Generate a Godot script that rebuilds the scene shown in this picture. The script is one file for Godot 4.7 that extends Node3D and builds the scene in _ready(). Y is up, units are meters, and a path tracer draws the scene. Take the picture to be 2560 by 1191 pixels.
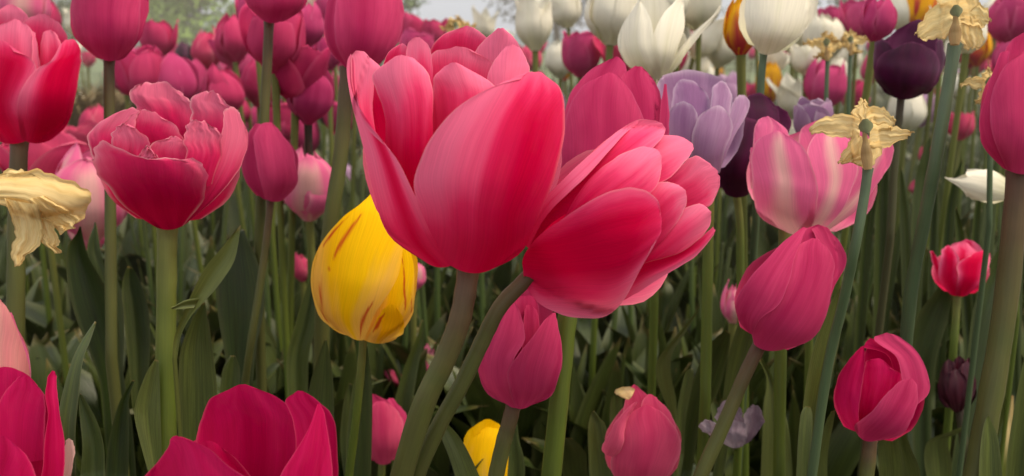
extends Node3D
# A bed of tulips seen close up. Photo places are given as pixel + distance and turned into metres by at().
const F := 2217.0
const EYE := Vector3(0, 0.56, 0)
var cam_basis: Basis
var fwd: Vector3
var noise := FastNoiseLite.new()
var wobble := FastNoiseLite.new()
var rng := RandomNumberGenerator.new()
var petal_mat: StandardMaterial3D
var dark_petal_mat: StandardMaterial3D
var pale_petal_mat: StandardMaterial3D
var dry_mat: StandardMaterial3D
var stem_mat: StandardMaterial3D
var leaf_mat: StandardMaterial3D
var names := {}
var bloom_cache := {}
var leaf_meshes: Array[ArrayMesh] = []

func at(x: float, y: float, d: float) -> Vector3:
	return EYE + cam_basis * Vector3((x - 1280.0) / F * d, -(y - 595.5) / F * d, -d)

func numbered(called: String) -> String:
	if not names.has(called):
		names[called] = 0
		return called
	names[called] += 1
	return "%s_%03d" % [called, names[called]]

func tag(o: Node3D, label: String, category: String, group := "", kind := "") -> void:
	if label: o.set_meta("label", label)
	if category: o.set_meta("category", category)
	if group: o.set_meta("group", group)
	if kind: o.set_meta("kind", kind)

func thing(called: String, label: String, category: String, where: Vector3, group := "") -> Node3D:
	var o := Node3D.new()
	o.name = numbered(called)
	add_child(o)
	o.position = where
	tag(o, label, category, group)
	return o

func part(called: String, m: Mesh, mat: Material, parent: Node3D) -> MeshInstance3D:
	var o := MeshInstance3D.new()
	o.name = called
	o.mesh = m
	o.material_override = mat
	parent.add_child(o, true)
	return o

# ---------- meshes ----------
func grid_mesh(p: PackedVector3Array, c: PackedColorArray, uv: PackedVector2Array, nu: int, nv: int) -> ArrayMesh:
	# nu points across, nv rows
	var nrm := PackedVector3Array()
	nrm.resize(p.size())
	for i in nv:
		for j in nu:
			var a := p[i * nu + maxi(j - 1, 0)]
			var b := p[i * nu + mini(j + 1, nu - 1)]
			var e := p[maxi(i - 1, 0) * nu + j]
			var f := p[mini(i + 1, nv - 1) * nu + j]
			var n := (b - a).cross(f - e)
			if n.length() < 1e-14:
				n = (p[mini(i + 1, nv - 1) * nu + nu - 1] - p[mini(i + 1, nv - 1) * nu]).cross(f - e)
			if n.length() < 1e-14:
				n = Vector3(0, 0, 1e-6)
			nrm[i * nu + j] = n.normalized()
	var idx := PackedInt32Array()
	for i in nv - 1:
		for j in nu - 1:
			var a := i * nu + j
			idx.append_array(PackedInt32Array([a, a + nu, a + 1, a + 1, a + nu, a + nu + 1]))
	var arr := []
	arr.resize(Mesh.ARRAY_MAX)
	arr[Mesh.ARRAY_VERTEX] = p
	arr[Mesh.ARRAY_NORMAL] = nrm
	arr[Mesh.ARRAY_COLOR] = c
	arr[Mesh.ARRAY_TEX_UV] = uv
	arr[Mesh.ARRAY_INDEX] = idx
	var m := ArrayMesh.new()
	m.add_surface_from_arrays(Mesh.PRIMITIVE_TRIANGLES, arr)
	return m

func cr(a: float, b: float, c: float, d: float, t: float) -> float:
	return 0.5 * (2.0 * b + (c - a) * t + (2.0 * a - 5.0 * b + 4.0 * c - d) * t * t + (3.0 * b - a - 3.0 * c + d) * t * t * t)

func row_at(rows: Array, k: int, n: int, stride: int, s: float) -> float:
	# value k of the rows at s in 0..n-1
	var i := clampi(int(s), 0, n - 2)
	var t := s - i
	var i0 := maxi(i - 1, 0)
	var i3 := mini(i + 2, n - 1)
	return cr(float(rows[i0 * stride + k]), float(rows[i * stride + k]), float(rows[(i + 1) * stride + k]), float(rows[i3 * stride + k]), t)

func ss(a: float, b: float, x: float) -> float:
	var t := clampf((x - a) / (b - a), 0.0, 1.0)
	return t * t * (3.0 - 2.0 * t)

func mixc(a: Color, b: Color, t: float) -> Color:
	return a.lerp(b, clampf(t, 0.0, 1.0))

# petal colour, with light caught by its rim painted in, in linear values: u -1..1 across, v 0..1 from base to tip
func pigment_and_highlights(kind: String, u: float, v: float, sd: float, cc := 0.0, pale := 0.0) -> Color:
	var st := noise.get_noise_2d((u / (0.6 + 0.7 * v)) * 95.0 + sd * 31.0, v * 9.0 + sd * 7.0)
	var st2 := noise.get_noise_2d((u / (0.6 + 0.7 * v)) * 30.0 + sd * 13.0 + 200.0, v * 5.0)
	var soft := noise.get_noise_2d(u * 8.0 + sd * 50.0, v * 8.0 + 90.0)
	var a := absf(u - cc) / (1.0 + absf(cc))
	match kind:
		"pink":
			var e := ss(0.16, 0.95, a + 0.05 * st + 0.10 * st2 + 0.18 * soft + pale) * (0.25 + 0.75 * ss(0.0, 0.5, v))
			e = maxf(e, ss(0.66, 1.06, v + 0.05 * st + pale * 0.6) * 0.8)
			var c := mixc(Color(0.62, 0.001, 0.048), Color(0.84, 0.036, 0.155), e * 1.6)
			c = mixc(c, Color(0.90, 0.165, 0.32), e * 2.0 - 0.95)
			return mixc(c, Color(0.92, 0.42, 0.46), ss(0.96, 1.0, absf(u)) * 0.35 * ss(0.2, 0.6, v))  # outermost rim lightened, an edge highlight put into the colour
		"pinkin":
			var e := ss(0.28, 1.05, v + 0.12 * a + 0.10 * st2 + 0.14 * soft + 0.05 * st + pale)
			var c := mixc(Color(0.56, 0.001, 0.055), Color(0.84, 0.060, 0.185), e * 1.8)
			c = mixc(c, Color(0.90, 0.195, 0.345), e * 2.0 - 1.0)
			return mixc(c, Color(0.93, 0.48, 0.52), ss(0.95, 1.0, absf(u)) * 0.4 * ss(0.3, 0.7, v))  # thin rim highlight painted here too
		"ruffled":
			var e := ss(0.35, 1.05, a + 0.08 * st + 0.18 * soft + pale) * ss(0.25, 0.85, v)
			e = maxf(e, ss(0.6, 1.02, v + 0.06 * st + pale) * 0.85)
			var c := mixc(Color(0.34, 0.001, 0.034), Color(0.70, 0.022, 0.125), ss(0.15, 0.85, v + 0.15 * a + pale))
			c = mixc(c, Color(0.84, 0.24, 0.37), e * 0.72)
			return mixc(c, Color(0.92, 0.60, 0.62), ss(0.9, 1.0, maxf(absf(u), v * 0.985)) * (0.35 + 0.5 * soft + 0.4 * st2))
		"crimson":
			var c := mixc(Color(0.40, 0.002, 0.048), Color(0.66, 0.016, 0.125), 0.5 + 0.3 * st2 + 0.18 * st + 0.5 * soft + 0.35 * (v - 0.5) + pale)  # paler streaks painted in as sheen; darker towards the base
			return mixc(c, Color(0.74, 0.10, 0.20), ss(0.95, 1.0, absf(u)) * 0.5)
		"magenta":
			var c := mixc(Color(0.46, 0.024, 0.108), Color(0.70, 0.072, 0.20), 0.45 + 0.22 * st + 0.2 * st2 + 0.4 * soft + 0.35 * (a - 0.5) + 0.25 * (v - 0.5) + pale)
			return mixc(c, Color(0.68, 0.13, 0.27), ss(0.92, 1.0, absf(u)) * 0.45)  # painted edge highlight that sets overlapping petals apart
		"orchid":
			var c := mixc(Color(0.46, 0.034, 0.140), Color(0.68, 0.095, 0.255), 0.45 + 0.2 * st + 0.4 * soft + 0.3 * (a - 0.5) + 0.3 * (v - 0.5) + pale)
			return mixc(c, Color(0.74, 0.18, 0.34), ss(0.92, 1.0, absf(u)) * 0.45)
		"rose":
			var c := mixc(Color(0.58, 0.040, 0.135), Color(0.80, 0.12, 0.235), 0.45 + 0.22 * st + 0.2 * st2 + 0.4 * soft + 0.5 * (a - 0.5) + pale)
			return mixc(c, Color(0.80, 0.28, 0.36), ss(0.9, 1.0, absf(u)) * 0.5)
		"yellow":
			var c := mixc(Color(0.96, 0.52, 0.002), Color(0.97, 0.64, 0.008), 0.5 + 0.15 * st + 0.4 * soft)
			c = mixc(c, Color(0.88, 0.55, 0.16), ss(0.55, 1.0, 1.0 - v + 0.45 * (a - 0.5) + 0.25 * st2) * 0.6)
			return c
		"flame":
			var c := mixc(Color(0.60, 0.07, 0.07), Color(0.90, 0.47, 0.02), ss(0.3, 0.66, v * 0.7 + a * 0.45 + 0.3 * st2 + 0.12 * st))
			return mixc(c, Color(0.58, 0.06, 0.08), ss(0.3, 0.0, a + 0.2 * st2) * ss(0.85, 0.3, v) * 0.8)
		"lilac":
			var c := mixc(Color(0.36, 0.17, 0.345), Color(0.52, 0.32, 0.49), 0.45 + 0.25 * st + 0.4 * soft + 0.5 * (a - 0.4) + pale)
			return mixc(c, Color(0.72, 0.58, 0.70), ss(0.84, 1.0, maxf(absf(u), v)) * 0.55)  # rim and tip lightened, highlight held in the colour
		"pinkwhite":
			var e := ss(-0.08, 0.62, a + 0.05 * st + 0.05 * st2 + 0.12 * soft + pale)
			e = maxf(e, ss(0.72, 1.0, v + 0.06 * st) * 0.8)
			e *= ss(0.0, 0.5, v + 0.15 * soft + 0.2 * a)
			var c := mixc(Color(0.88, 0.56, 0.50), Color(0.84, 0.17, 0.36), e * 1.1 + 0.12)
			return mixc(c, Color(0.92, 0.50, 0.55), ss(0.92, 1.0, absf(u)) * 0.5)
		"white":
			var c := mixc(Color(0.85, 0.80, 0.65), Color(0.92, 0.89, 0.77), 0.5 + 0.15 * st + 0.4 * soft)
			return mixc(c, Color(0.66, 0.64, 0.40), ss(0.5, 0.0, v + 0.1 * st2) * 0.75 + ss(0.16, 0.0, a) * 0.2 + 0.12 * st)
		"faded":
			return mixc(Color(0.20, 0.13, 0.18), Color(0.46, 0.38, 0.43), 0.4 + 0.5 * soft + 0.3 * st + 0.4 * (a - 0.4) + pale)
		"salmon":
			return mixc(Color(0.86, 0.44, 0.36), Color(0.84, 0.22, 0.28), 0.35 + 0.4 * st2 + 0.4 * soft + 0.3 * a + pale)
		"cream":
			return mixc(Color(0.80, 0.60, 0.45), Color(0.85, 0.50, 0.45), 0.4 + 0.5 * st + 0.5 * a * v)
		"purple":
			var c := mixc(Color(0.030, 0.003, 0.018), Color(0.090, 0.009, 0.050), 0.4 + 0.3 * st + 0.4 * soft + 0.5 * (a - 0.4) + pale)
			return mixc(c, Color(0.18, 0.035, 0.11), ss(0.88, 1.0, maxf(absf(u), v)) * 0.6)  # rim lightened as a painted highlight on the dark petals
		"plum":
			return mixc(Color(0.026, 0.003, 0.009), Color(0.080, 0.014, 0.026), 0.4 + 0.4 * st + 0.4 * soft + 0.4 * (v - 0.5))
		"dry":
			st2 += 0.5 * st
			var c := mixc(Color(0.82, 0.56, 0.21), Color(0.97, 0.79, 0.41), 0.6 + 0.35 * st2 + 0.3 * st + 0.3 * soft)
			return mixc(c, Color(0.34, 0.17, 0.05), ss(0.88, 1.0, maxf(v, absf(u) * 0.97) + 0.08 * soft + 0.05 * st2) * 0.55)
	return Color(0.5, 0.5, 0.5)

func mat_of(kind: String) -> StandardMaterial3D:
	if kind in ["purple", "plum"]: return dark_petal_mat
	if kind in ["white", "cream", "lilac"]: return pale_petal_mat
	if kind == "dry": return dry_mat
	return petal_mat

# ---------- traced flowers ----------
# The round body that a flower's petals lie on: base and top of its axis and half width, in photo pixels at distance d
func body(d: float, bx: float, by: float, tx: float, ty: float, w: float, prof := [0.22, 0.72, 0.95, 1.0, 0.93, 0.8, 0.62]) -> Dictionary:
	var a := Vector2(bx, by)
	var b := Vector2(tx, ty)
	return {"d": d, "a": a, "ax": (b - a).normalized(), "len": (b - a).length(), "w": w, "prof": prof}

func half_width(B: Dictionary, t: float) -> float:
	var prof: Array = B.prof
	var s := clampf(t, 0.0, 1.0) * (prof.size() - 1)
	var w := row_at(prof, 0, prof.size(), 1, s)
	if t < 0.0: w *= maxf(0.0, 1.0 + t * 6.0)
	return w * float(B.w)

func depth_on(B: Dictionary, q: Vector2) -> float:
	var r: Vector2 = q - B.a
	var ax: Vector2 = B.ax
	var t: float = r.dot(ax) / float(B.len)
	var dist := absf(r.x * ax.y - r.y * ax.x)
	var w := half_width(B, t)
	return sqrt(maxf(0.0, w * w - dist * dist))

# One petal: rows of xL, yL, xR, yR from base to tip in photo pixels; k how far in front of (1) or behind (-1) the axis it lies
func petal(root: Node3D, B: Dictionary, kind: String, k: float, off: float, rows: Array, o := {}) -> MeshInstance3D:
	var n := rows.size() / 4
	var nu: int = o.get("nu", 15)
	var nv: int = o.get("nv", 26)
	var sd: float = o.get("sd", fmod(absf(float(rows[0]) * 0.37 + float(rows[1]) * 0.71), 10.0))
	var ruf: float = o.get("ruffle", 2.0)
	var arch: float = o.get("arch", 0.0)
	var tilt: float = o.get("tilt", 0.0)
	var flare: float = o.get("flare", 0.0)
	var crumple: float = o.get("crumple", 0.0)
	var round0: float = o.get("round0", 0.14 if k > 0.0 else 0.05)
	var round1: float = o.get("round1", 0.2)
	var d: float = B.d
	var p := PackedVector3Array()
	var c := PackedColorArray()
	var uv := PackedVector2Array()
	for i in nv:
		var v := float(i) / (nv - 1)
		v = lerpf(v, sin(v * PI / 2.0), 0.35)
		var s := v * (n - 1)
		var L := Vector2(row_at(rows, 0, n, 4, s), row_at(rows, 1, n, 4, s))
		var R := Vector2(row_at(rows, 2, n, 4, s), row_at(rows, 3, n, 4, s))
		var side := (R - L)
		var wd := side.length()
		if wd > 0.01: side /= wd
		var rl := wobble.get_noise_2d(v * 160.0 + sd * 40.0, sd * 9.0) + 0.6 * wobble.get_noise_2d(v * 420.0, sd * 19.0)
		var rr := wobble.get_noise_2d(v * 160.0 + sd * 77.0, sd * 5.0 + 50.0) + 0.6 * wobble.get_noise_2d(v * 420.0, sd * 11.0 + 80.0)
		L -= side * rl * ruf * ss(0.05, 0.3, v)
		R += side * rr * ruf * ss(0.05, 0.3, v)
		for j in nu:
			var f := float(j) / (nu - 1)
			var u := 2.0 * f - 1.0
			u = lerpf(u, sin(u * PI / 2.0), 0.5)
			f = (u + 1.0) / 2.0
			var q := L.lerp(R, f)
			var tipn := (wobble.get_noise_2d(u * 75.0 + sd * 23.0, 300.0) + 0.3 * wobble.get_noise_2d(u * 260.0 + sd * 23.0, 90.0)) * ruf * 0.8 * ss(0.7, 1.0, v)
			q += B.ax * tipn
			q -= B.ax * (1.0 - u * u) * wd * round0 * maxf(0.0, 1.0 - v * 5.0) ** 2
			q += B.ax * (1.0 - u * u) * wd * round1 * ss(0.75, 1.0, v)
			var z := k * depth_on(B, q) + off * 1.5
			z += arch * (1.0 - u * u) * ss(0.0, 0.25, v)
			z += tilt * u
			z += flare * v * v
			if k > 0.35: z += wd * 0.022 * pow(absf(u), 5.0) * ss(0.1, 0.4, v) - wd * 0.012 * exp(-u * u * 90.0) * ss(1.0, 0.5, v)
			z += ruf * 0.9 * wobble.get_noise_2d(u * 60.0 + sd * 70.0, v * 60.0) * (0.3 + absf(u))
			z += wd * (0.016 * noise.get_noise_2d(u * 26.0 + sd * 41.0, v * 4.0) + 0.022 * wobble.get_noise_2d(u * 30.0 + sd * 91.0, v * 45.0)) * ss(0.0, 0.25, v)
			if crumple > 0.0:
				z += crumple * (0.8 * noise.get_noise_2d(u * 30.0 + sd * 60.0, v * 18.0) + 0.7 * noise.get_noise_2d(u * 110.0 + sd * 60.0, v * 14.0))
			p.append(at(q.x, q.y, d - z * d / F) - root.position)
			var pg := pigment_and_highlights(kind, u, v, sd, o.get("cc", 0.0), o.get("pale", 0.0))
			for sk in o.get("streaks", []):
				var a2 := Vector2(sk[0], sk[1])
				var b2 := Vector2(sk[2], sk[3])
				var on := Geometry2D.get_closest_point_to_segment(Vector2(u * 0.6, v), a2, b2)
				var along := (on - a2).length() / (b2 - a2).length()
				var far := Vector2(u * 0.6, v).distance_to(on) + 0.012 * noise.get_noise_2d(u * 60.0, v * 60.0)
				pg = mixc(pg, Color(0.55, 0.03, 0.015), ss(sk[4] * 1.9, sk[4] * 0.3, far / (0.25 + sin(PI * clampf(along, 0.03, 0.97))) * (1.0 + 0.9 * noise.get_noise_2d(u * 130.0, v * 8.0))) * 0.9)
			c.append(pg)
			uv.append(Vector2(0.5 + u * clampf(wd / 300.0, 0.12, 1.0) * 0.5 / (0.7 + 0.5 * v) + sd * 0.137, v * 0.8 + sd * 0.23))
	return part(o.get("called", "petal"), grid_mesh(p, c, uv, nu, nv), mat_of(kind), root)

# the far side of a traced flower: petals on the back of its body
func back_petals(root: Node3D, B: Dictionary, kind: String, top := 0.86, spread := 0.95) -> void:
	var ax: Vector2 = B.ax
	var nrm := Vector2(-ax.y, ax.x)
	for s in [[-1.0, 0.2], [-0.35, 1.0]]:
		var rows := []
		for i in 6:
			var t := 0.07 + i / 5.0 * (top - 0.07)
			var w := half_width(B, t) * spread * (1.0 if i < 4 else 0.85 if i == 4 else 0.45)
			var m: Vector2 = B.a + ax * t * float(B.len)
			var l := m + nrm * w * float(s[0])
			var r := m + nrm * w * float(s[1])
			rows.append_array([l.x, l.y, r.x, r.y])
		petal(root, B, kind, -1.0, -3.0 * float(s[0]), rows, {"nu": 11, "nv": 14})

func tube(pts: PackedVector3Array, radii: PackedFloat32Array, cols: PackedColorArray, sides := 10) -> ArrayMesh:
	var p := PackedVector3Array()
	var c := PackedColorArray()
	var uv := PackedVector2Array()
	var nrm := PackedVector3Array()
	var idx := PackedInt32Array()
	var x := Vector3.RIGHT
	for i in pts.size():
		var t := (pts[mini(i + 1, pts.size() - 1)] - pts[maxi(i - 1, 0)]).normalized()
		x = (x - t * x.dot(t)).normalized()
		var y := t.cross(x)
		for j in sides + 1:
			var a := TAU * j / sides
			var nn := x * cos(a) + y * sin(a)
			p.append(pts[i] + nn * radii[i])
			nrm.append(nn)
			var mott := 1.0 + 0.16 * noise.get_noise_2d(a * 5.0 + pts[0].x * 90.0, i * 7.0 + pts[0].z * 50.0)
			c.append(Color(cols[i].r * mott, cols[i].g * mott, cols[i].b * mott))
			uv.append(Vector2(float(j) / sides * 0.4, i * 0.12))
	for i in pts.size() - 1:
		for j in sides:
			var a := i * (sides + 1) + j
			var b := a + sides + 1
			# y = t x x, so going round is counter-clockwise seen from the tip
			idx.append_array(PackedInt32Array([a, b, a + 1, a + 1, b, b + 1]))
	var top := p.size()
	p.append(pts[pts.size() - 1]); nrm.append((pts[pts.size() - 1] - pts[pts.size() - 2]).normalized()); c.append(cols[cols.size() - 1]); uv.append(Vector2())
	for j in sides:
		var a := (pts.size() - 1) * (sides + 1) + j
		idx.append_array(PackedInt32Array([a, top, a + 1]))
	var arr := []
	arr.resize(Mesh.ARRAY_MAX)
	arr[Mesh.ARRAY_VERTEX] = p
	arr[Mesh.ARRAY_NORMAL] = nrm
	arr[Mesh.ARRAY_COLOR] = c
	arr[Mesh.ARRAY_TEX_UV] = uv
	arr[Mesh.ARRAY_INDEX] = idx
	var m := ArrayMesh.new()
	m.add_surface_from_arrays(Mesh.PRIMITIVE_TRIANGLES, arr)
	return m

# stem colours, top to bottom
const STEM_TOP := {"green": Color(0.14, 0.145, 0.038), "brown": Color(0.105, 0.056, 0.034), "dark": Color(0.045, 0.028, 0.022), "grey": Color(0.10, 0.14, 0.085), "tan": Color(0.42, 0.28, 0.12)}
const STEM_LOW := {"green": Color(0.088, 0.122, 0.018), "brown": Color(0.085, 0.092, 0.026), "dark": Color(0.06, 0.06, 0.025), "grey": Color(0.065, 0.10, 0.045), "tan": Color(0.11, 0.17, 0.07)}

func stem(root: Node3D, pts: Array, px: float, hue: String) -> void:
	# pts from the flower down, each x, y, distance; goes on down to the ground
	var n := pts.size() / 3
	var w := PackedVector3Array()
	var r := PackedFloat32Array()
	var c := PackedColorArray()
	var steps := (n - 1) * 5
	for i in steps + 1:
		var s := float(i) / steps * (n - 1)
		var d := row_at(pts, 2, n, 3, s)
		w.append(at(row_at(pts, 0, n, 3, s), row_at(pts, 1, n, 3, s), d) - root.position)
	var low := w[w.size() - 1]
	for i in 4:
		w.append(low.lerp(Vector3(0, -0.01, 0), (i + 1) / 4.0))
	w.reverse()
	var rad := px * 0.5 * float(pts[2]) / F
	for i in w.size():
		var t := float(i) / (w.size() - 1)
		r.append(rad * (1.0 + 0.12 * (1.0 - t) + 0.07 * noise.get_noise_2d(i * 9.0, root.position.x * 700.0) + 0.15 * ss(0.93, 1.0, t)))
		c.append(mixc(STEM_LOW[hue], STEM_TOP[hue], ss(0.5, 1.0, t) + 0.12 * noise.get_noise_1d(i * 11.0)))
	part("stem", tube(w, r, c, 12), stem_mat, root)

func plant(called: String, label: String, category: String, pts: Array, px: float, hue: String, group := "") -> Node3D:
	var n := pts.size()
	var low := at(pts[n - 3], pts[n - 2], pts[n - 1])
	# vertical drift: the stem leans on towards its root
	var prev := at(pts[n - 6], pts[n - 5], pts[n - 4])
	var dir := (low - prev).normalized()
	var drop := low.y
	var foot := Vector3(low.x + clampf(dir.x / maxf(0.3, -dir.y), -0.35, 0.35) * drop * 0.5, 0, low.z)
	var o := thing(called, label, category, foot, group)
	stem(o, pts, px, hue)
	return o

# ---------- leaves ----------
func leaf_pigment(u: float, v: float, sd: float, tone: float) -> Color:
	var st := noise.get_noise_2d(u * 70.0 + sd * 31.0, v * 6.0)
	var soft := noise.get_noise_2d(u * 6.0 + sd * 17.0, v * 9.0 + 40.0)
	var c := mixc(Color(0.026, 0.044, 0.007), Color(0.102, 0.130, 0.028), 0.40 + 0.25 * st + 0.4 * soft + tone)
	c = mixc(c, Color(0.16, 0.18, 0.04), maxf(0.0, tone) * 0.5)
	c = mixc(c, Color(0.15, 0.16, 0.06), ss(0.93, 1.0, absf(u)) * 0.3)
	return mixc(c, Color(0.30, 0.22, 0.08), ss(0.965, 1.0, v) * 0.8)

# One traced leaf: rows from low to tip; goes on down to the foot of its plant
func leaf(root: Node3D, d0: float, d1: float, rows: Array, tone := 0.0, fold := 14.0, called := "leaf", to_ground := true) -> void:
	var n := rows.size() / 4
	var nu := 9
	var nv := 22
	var sd := fmod(absf(float(rows[0]) * 0.37 + float(rows[1]) * 0.71), 10.0)
	var p := PackedVector3Array()
	var c := PackedColorArray()
	var uv := PackedVector2Array()
	var first := PackedVector3Array()
	var tmp: Array[PackedVector3Array] = []
	for i in nv:
		var v := float(i) / (nv - 1)
		var s := v * (n - 1)
		var L := Vector2(row_at(rows, 0, n, 4, s), row_at(rows, 1, n, 4, s))
		var R := Vector2(row_at(rows, 2, n, 4, s), row_at(rows, 3, n, 4, s))
		var d := lerpf(d0, d1, v)
		var line := PackedVector3Array()
		for j in nu:
			var f := float(j) / (nu - 1)
			var u := 2.0 * f - 1.0
			var q := L.lerp(R, f)
			var z := fold * (absf(u) - 0.5) * clampf(L.distance_to(R) / 60.0, 0.0, 1.0) + 6.0 * wobble.get_noise_2d(u * 20.0 + sd * 60.0, v * 50.0)
			line.append(at(q.x, q.y, d - z * d / F) - root.position)
		tmp.append(line)
	if to_ground:
		first = tmp[0]
		var mid := first[nu / 2]
		if mid.y > 0.02:
			for i in range(4, 0, -1):
				var t := i / 4.0
				var line := PackedVector3Array()
				for j in nu:
					var narrow := mid.lerp(first[j], 1.0 - 0.6 * t) - mid
					line.append(mid.lerp(Vector3(0, 0.0, -0.004), t) + narrow)
				tmp.insert(4 - i, line)
	var total := tmp.size()
	for i in total:
		var v := clampf(float(i - (total - nv)) / (nv - 1), 0.0, 1.0)
		for j in nu:
			var u := 2.0 * j / (nu - 1) - 1.0
			p.append(tmp[i][j])
			c.append(mixc(leaf_pigment(u, v, sd, tone), pigment_and_highlights("dry", u, v, sd), ss(0.1, 0.5, v) * tone) if called == "withered_leaf" else leaf_pigment(u, v, sd, tone))
			uv.append(Vector2(0.5 + u * 0.3 + sd * 0.1, v + sd * 0.3))
	part(called, grid_mesh(p, c, uv, nu, total), dry_mat if called == "withered_leaf" else leaf_mat, root)

# a leaf of height 1 that grows from the origin and bows over towards +z
func make_leaf(sd: float, width: float, bow: float, twist: float, droop: float, tone: float, nu := 7, nv := 16) -> ArrayMesh:
	var p := PackedVector3Array()
	var c := PackedColorArray()
	var uv := PackedVector2Array()
	for i in nv:
		var v := float(i) / (nv - 1)
		var w := width * (0.35 + 0.65 * ss(0.0, 0.3, v)) * pow(maxf(0.0, 1.0 - pow(v, 2.6)), 0.75)
		var mid := Vector3(0.03 * sin(v * 3.0 + sd), v - droop * pow(v, 4.0) * 0.5, bow * v * v + droop * 0.35 * pow(v, 3.0))
		var ang := twist * v * v
		var side := Vector3(cos(ang), 0, sin(ang))
		var out := Vector3(-sin(ang), 0.1, cos(ang))
		for j in nu:
			var u := 2.0 * j / (nu - 1) - 1.0
			var wave := 0.05 * width * sin(v * 14.0 + sd * 3.0 + u) * absf(u)
			p.append(mid + side * u * w + out * (w * 0.55 * u * u * (1.0 - 0.6 * v) + wave) * -1.0)
			c.append(leaf_pigment(u, v, sd, tone))
			uv.append(Vector2(0.5 + u * 0.3 + sd * 0.1, v + sd * 0.3))
	return grid_mesh(p, c, uv, nu, nv)

# ---------- flowers by shape ----------
const SHAPES := {
	"egg": {"h": 1.32, "r": [0.10, 0.37, 0.495, 0.47, 0.37, 0.16], "tip": 0.0},
	"cup": {"h": 1.15, "r": [0.12, 0.39, 0.49, 0.495, 0.46, 0.38], "tip": 0.0},
	"open": {"h": 1.0, "r": [0.12, 0.34, 0.44, 0.49, 0.52, 0.50], "tip": 0.0},
	"lily": {"h": 1.35, "r": [0.10, 0.33, 0.43, 0.42, 0.44, 0.52], "tip": 1.0},
	"bud": {"h": 1.75, "r": [0.12, 0.40, 0.50, 0.45, 0.33, 0.12], "tip": 0.4},
}

func bloom_meshes(shape: String, kind: String, variant: int) -> Array:
	var key := "%s %s %d" % [shape, kind, variant]
	if bloom_cache.has(key): return bloom_cache[key]
	var S: Dictionary = SHAPES[shape]
	var rr := RandomNumberGenerator.new()
	rr.seed = hash(key)
	var out := []
	var turn := rr.randf() * TAU
	var nu := 11
	var nv := 16
	for k in 6:
		var inner := k >= 3
		var th := turn + TAU * k / 3.0 + (PI / 3.0 if inner else 0.0) + rr.randf_range(-0.12, 0.12)
		var hh: float = S.h * rr.randf_range(0.88, 1.07) * (0.98 if inner else 1.0)
		var rs := (0.90 if inner else 1.0) * rr.randf_range(0.95, 1.03)
		var wide := deg_to_rad(rr.randf_range(60, 72))
		var curl := rr.randf_range(-0.05, 0.10)
		var skew := rr.randf_range(-0.25, 0.25)
		var lean := rr.randf_range(-0.06, 0.10) + (0.16 if rr.randf() < 0.2 else 0.0) + (0.06 if shape == "open" else 0.0)
		var sd := rr.randf() * 10.0
		var shade := rr.randf_range(-0.25, 0.2)
		var p := PackedVector3Array()
		var c := PackedColorArray()
		var uv := PackedVector2Array()
		for i in nv:
			var v := float(i) / (nv - 1)
			v = lerpf(v, sin(v * PI / 2.0), 0.45)
			var r := row_at(S.r, 0, 6, 1, v * 5.0) * rs + lean * v * v
			var x := maxf(0.0, (v - 0.5) / 0.5)
			var sh := sqrt(maxf(0.0, 1.0 - x * x))
			sh = lerpf(sh, pow(maxf(0.0, 1.0 - pow(x, 1.25)), 1.05), S.tip)
			sh *= 0.62 + 0.38 * ss(0.0, 0.3, v)
			var half := wide * sh
			if r > 0.4: half *= 0.4 / r * 1.12
			for j in nu:
				var u := 2.0 * j / (nu - 1) - 1.0
				var a := th + half * (u + skew * v * (1.0 - u * u) * 0.6)
				var rad := r * (1.0 + 0.05 * u * u * v * (1.0 if not inner else -0.4)) + 0.022 * wobble.get_noise_2d(u * 50.0 + sd * 40.0, v * 60.0 + sd * 9.0) - 0.02 * exp(-u * u * 60.0) * ss(1.0, 0.4, v) + curl * 0.5 * pow(absf(u), 3.0) * v
				var y := hh * v + (0.035 * wobble.get_noise_2d(u * 70.0 + sd * 30.0, 10.0) + 0.02 * wobble.get_noise_2d(u * 200.0 + sd * 30.0, 60.0)) * ss(0.6, 1.0, v) - 0.03 * u * u * v
				p.append(Vector3(cos(a) * rad, y, sin(a) * rad))
				c.append(pigment_and_highlights(kind, u, v, sd, 0.0, shade))
				uv.append(Vector2(0.5 + u * 0.3 + sd * 0.137, v * 0.8 + sd * 0.23))
		out.append(grid_mesh(p, c, uv, nu, nv))
	bloom_cache[key] = out
	return out

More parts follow.
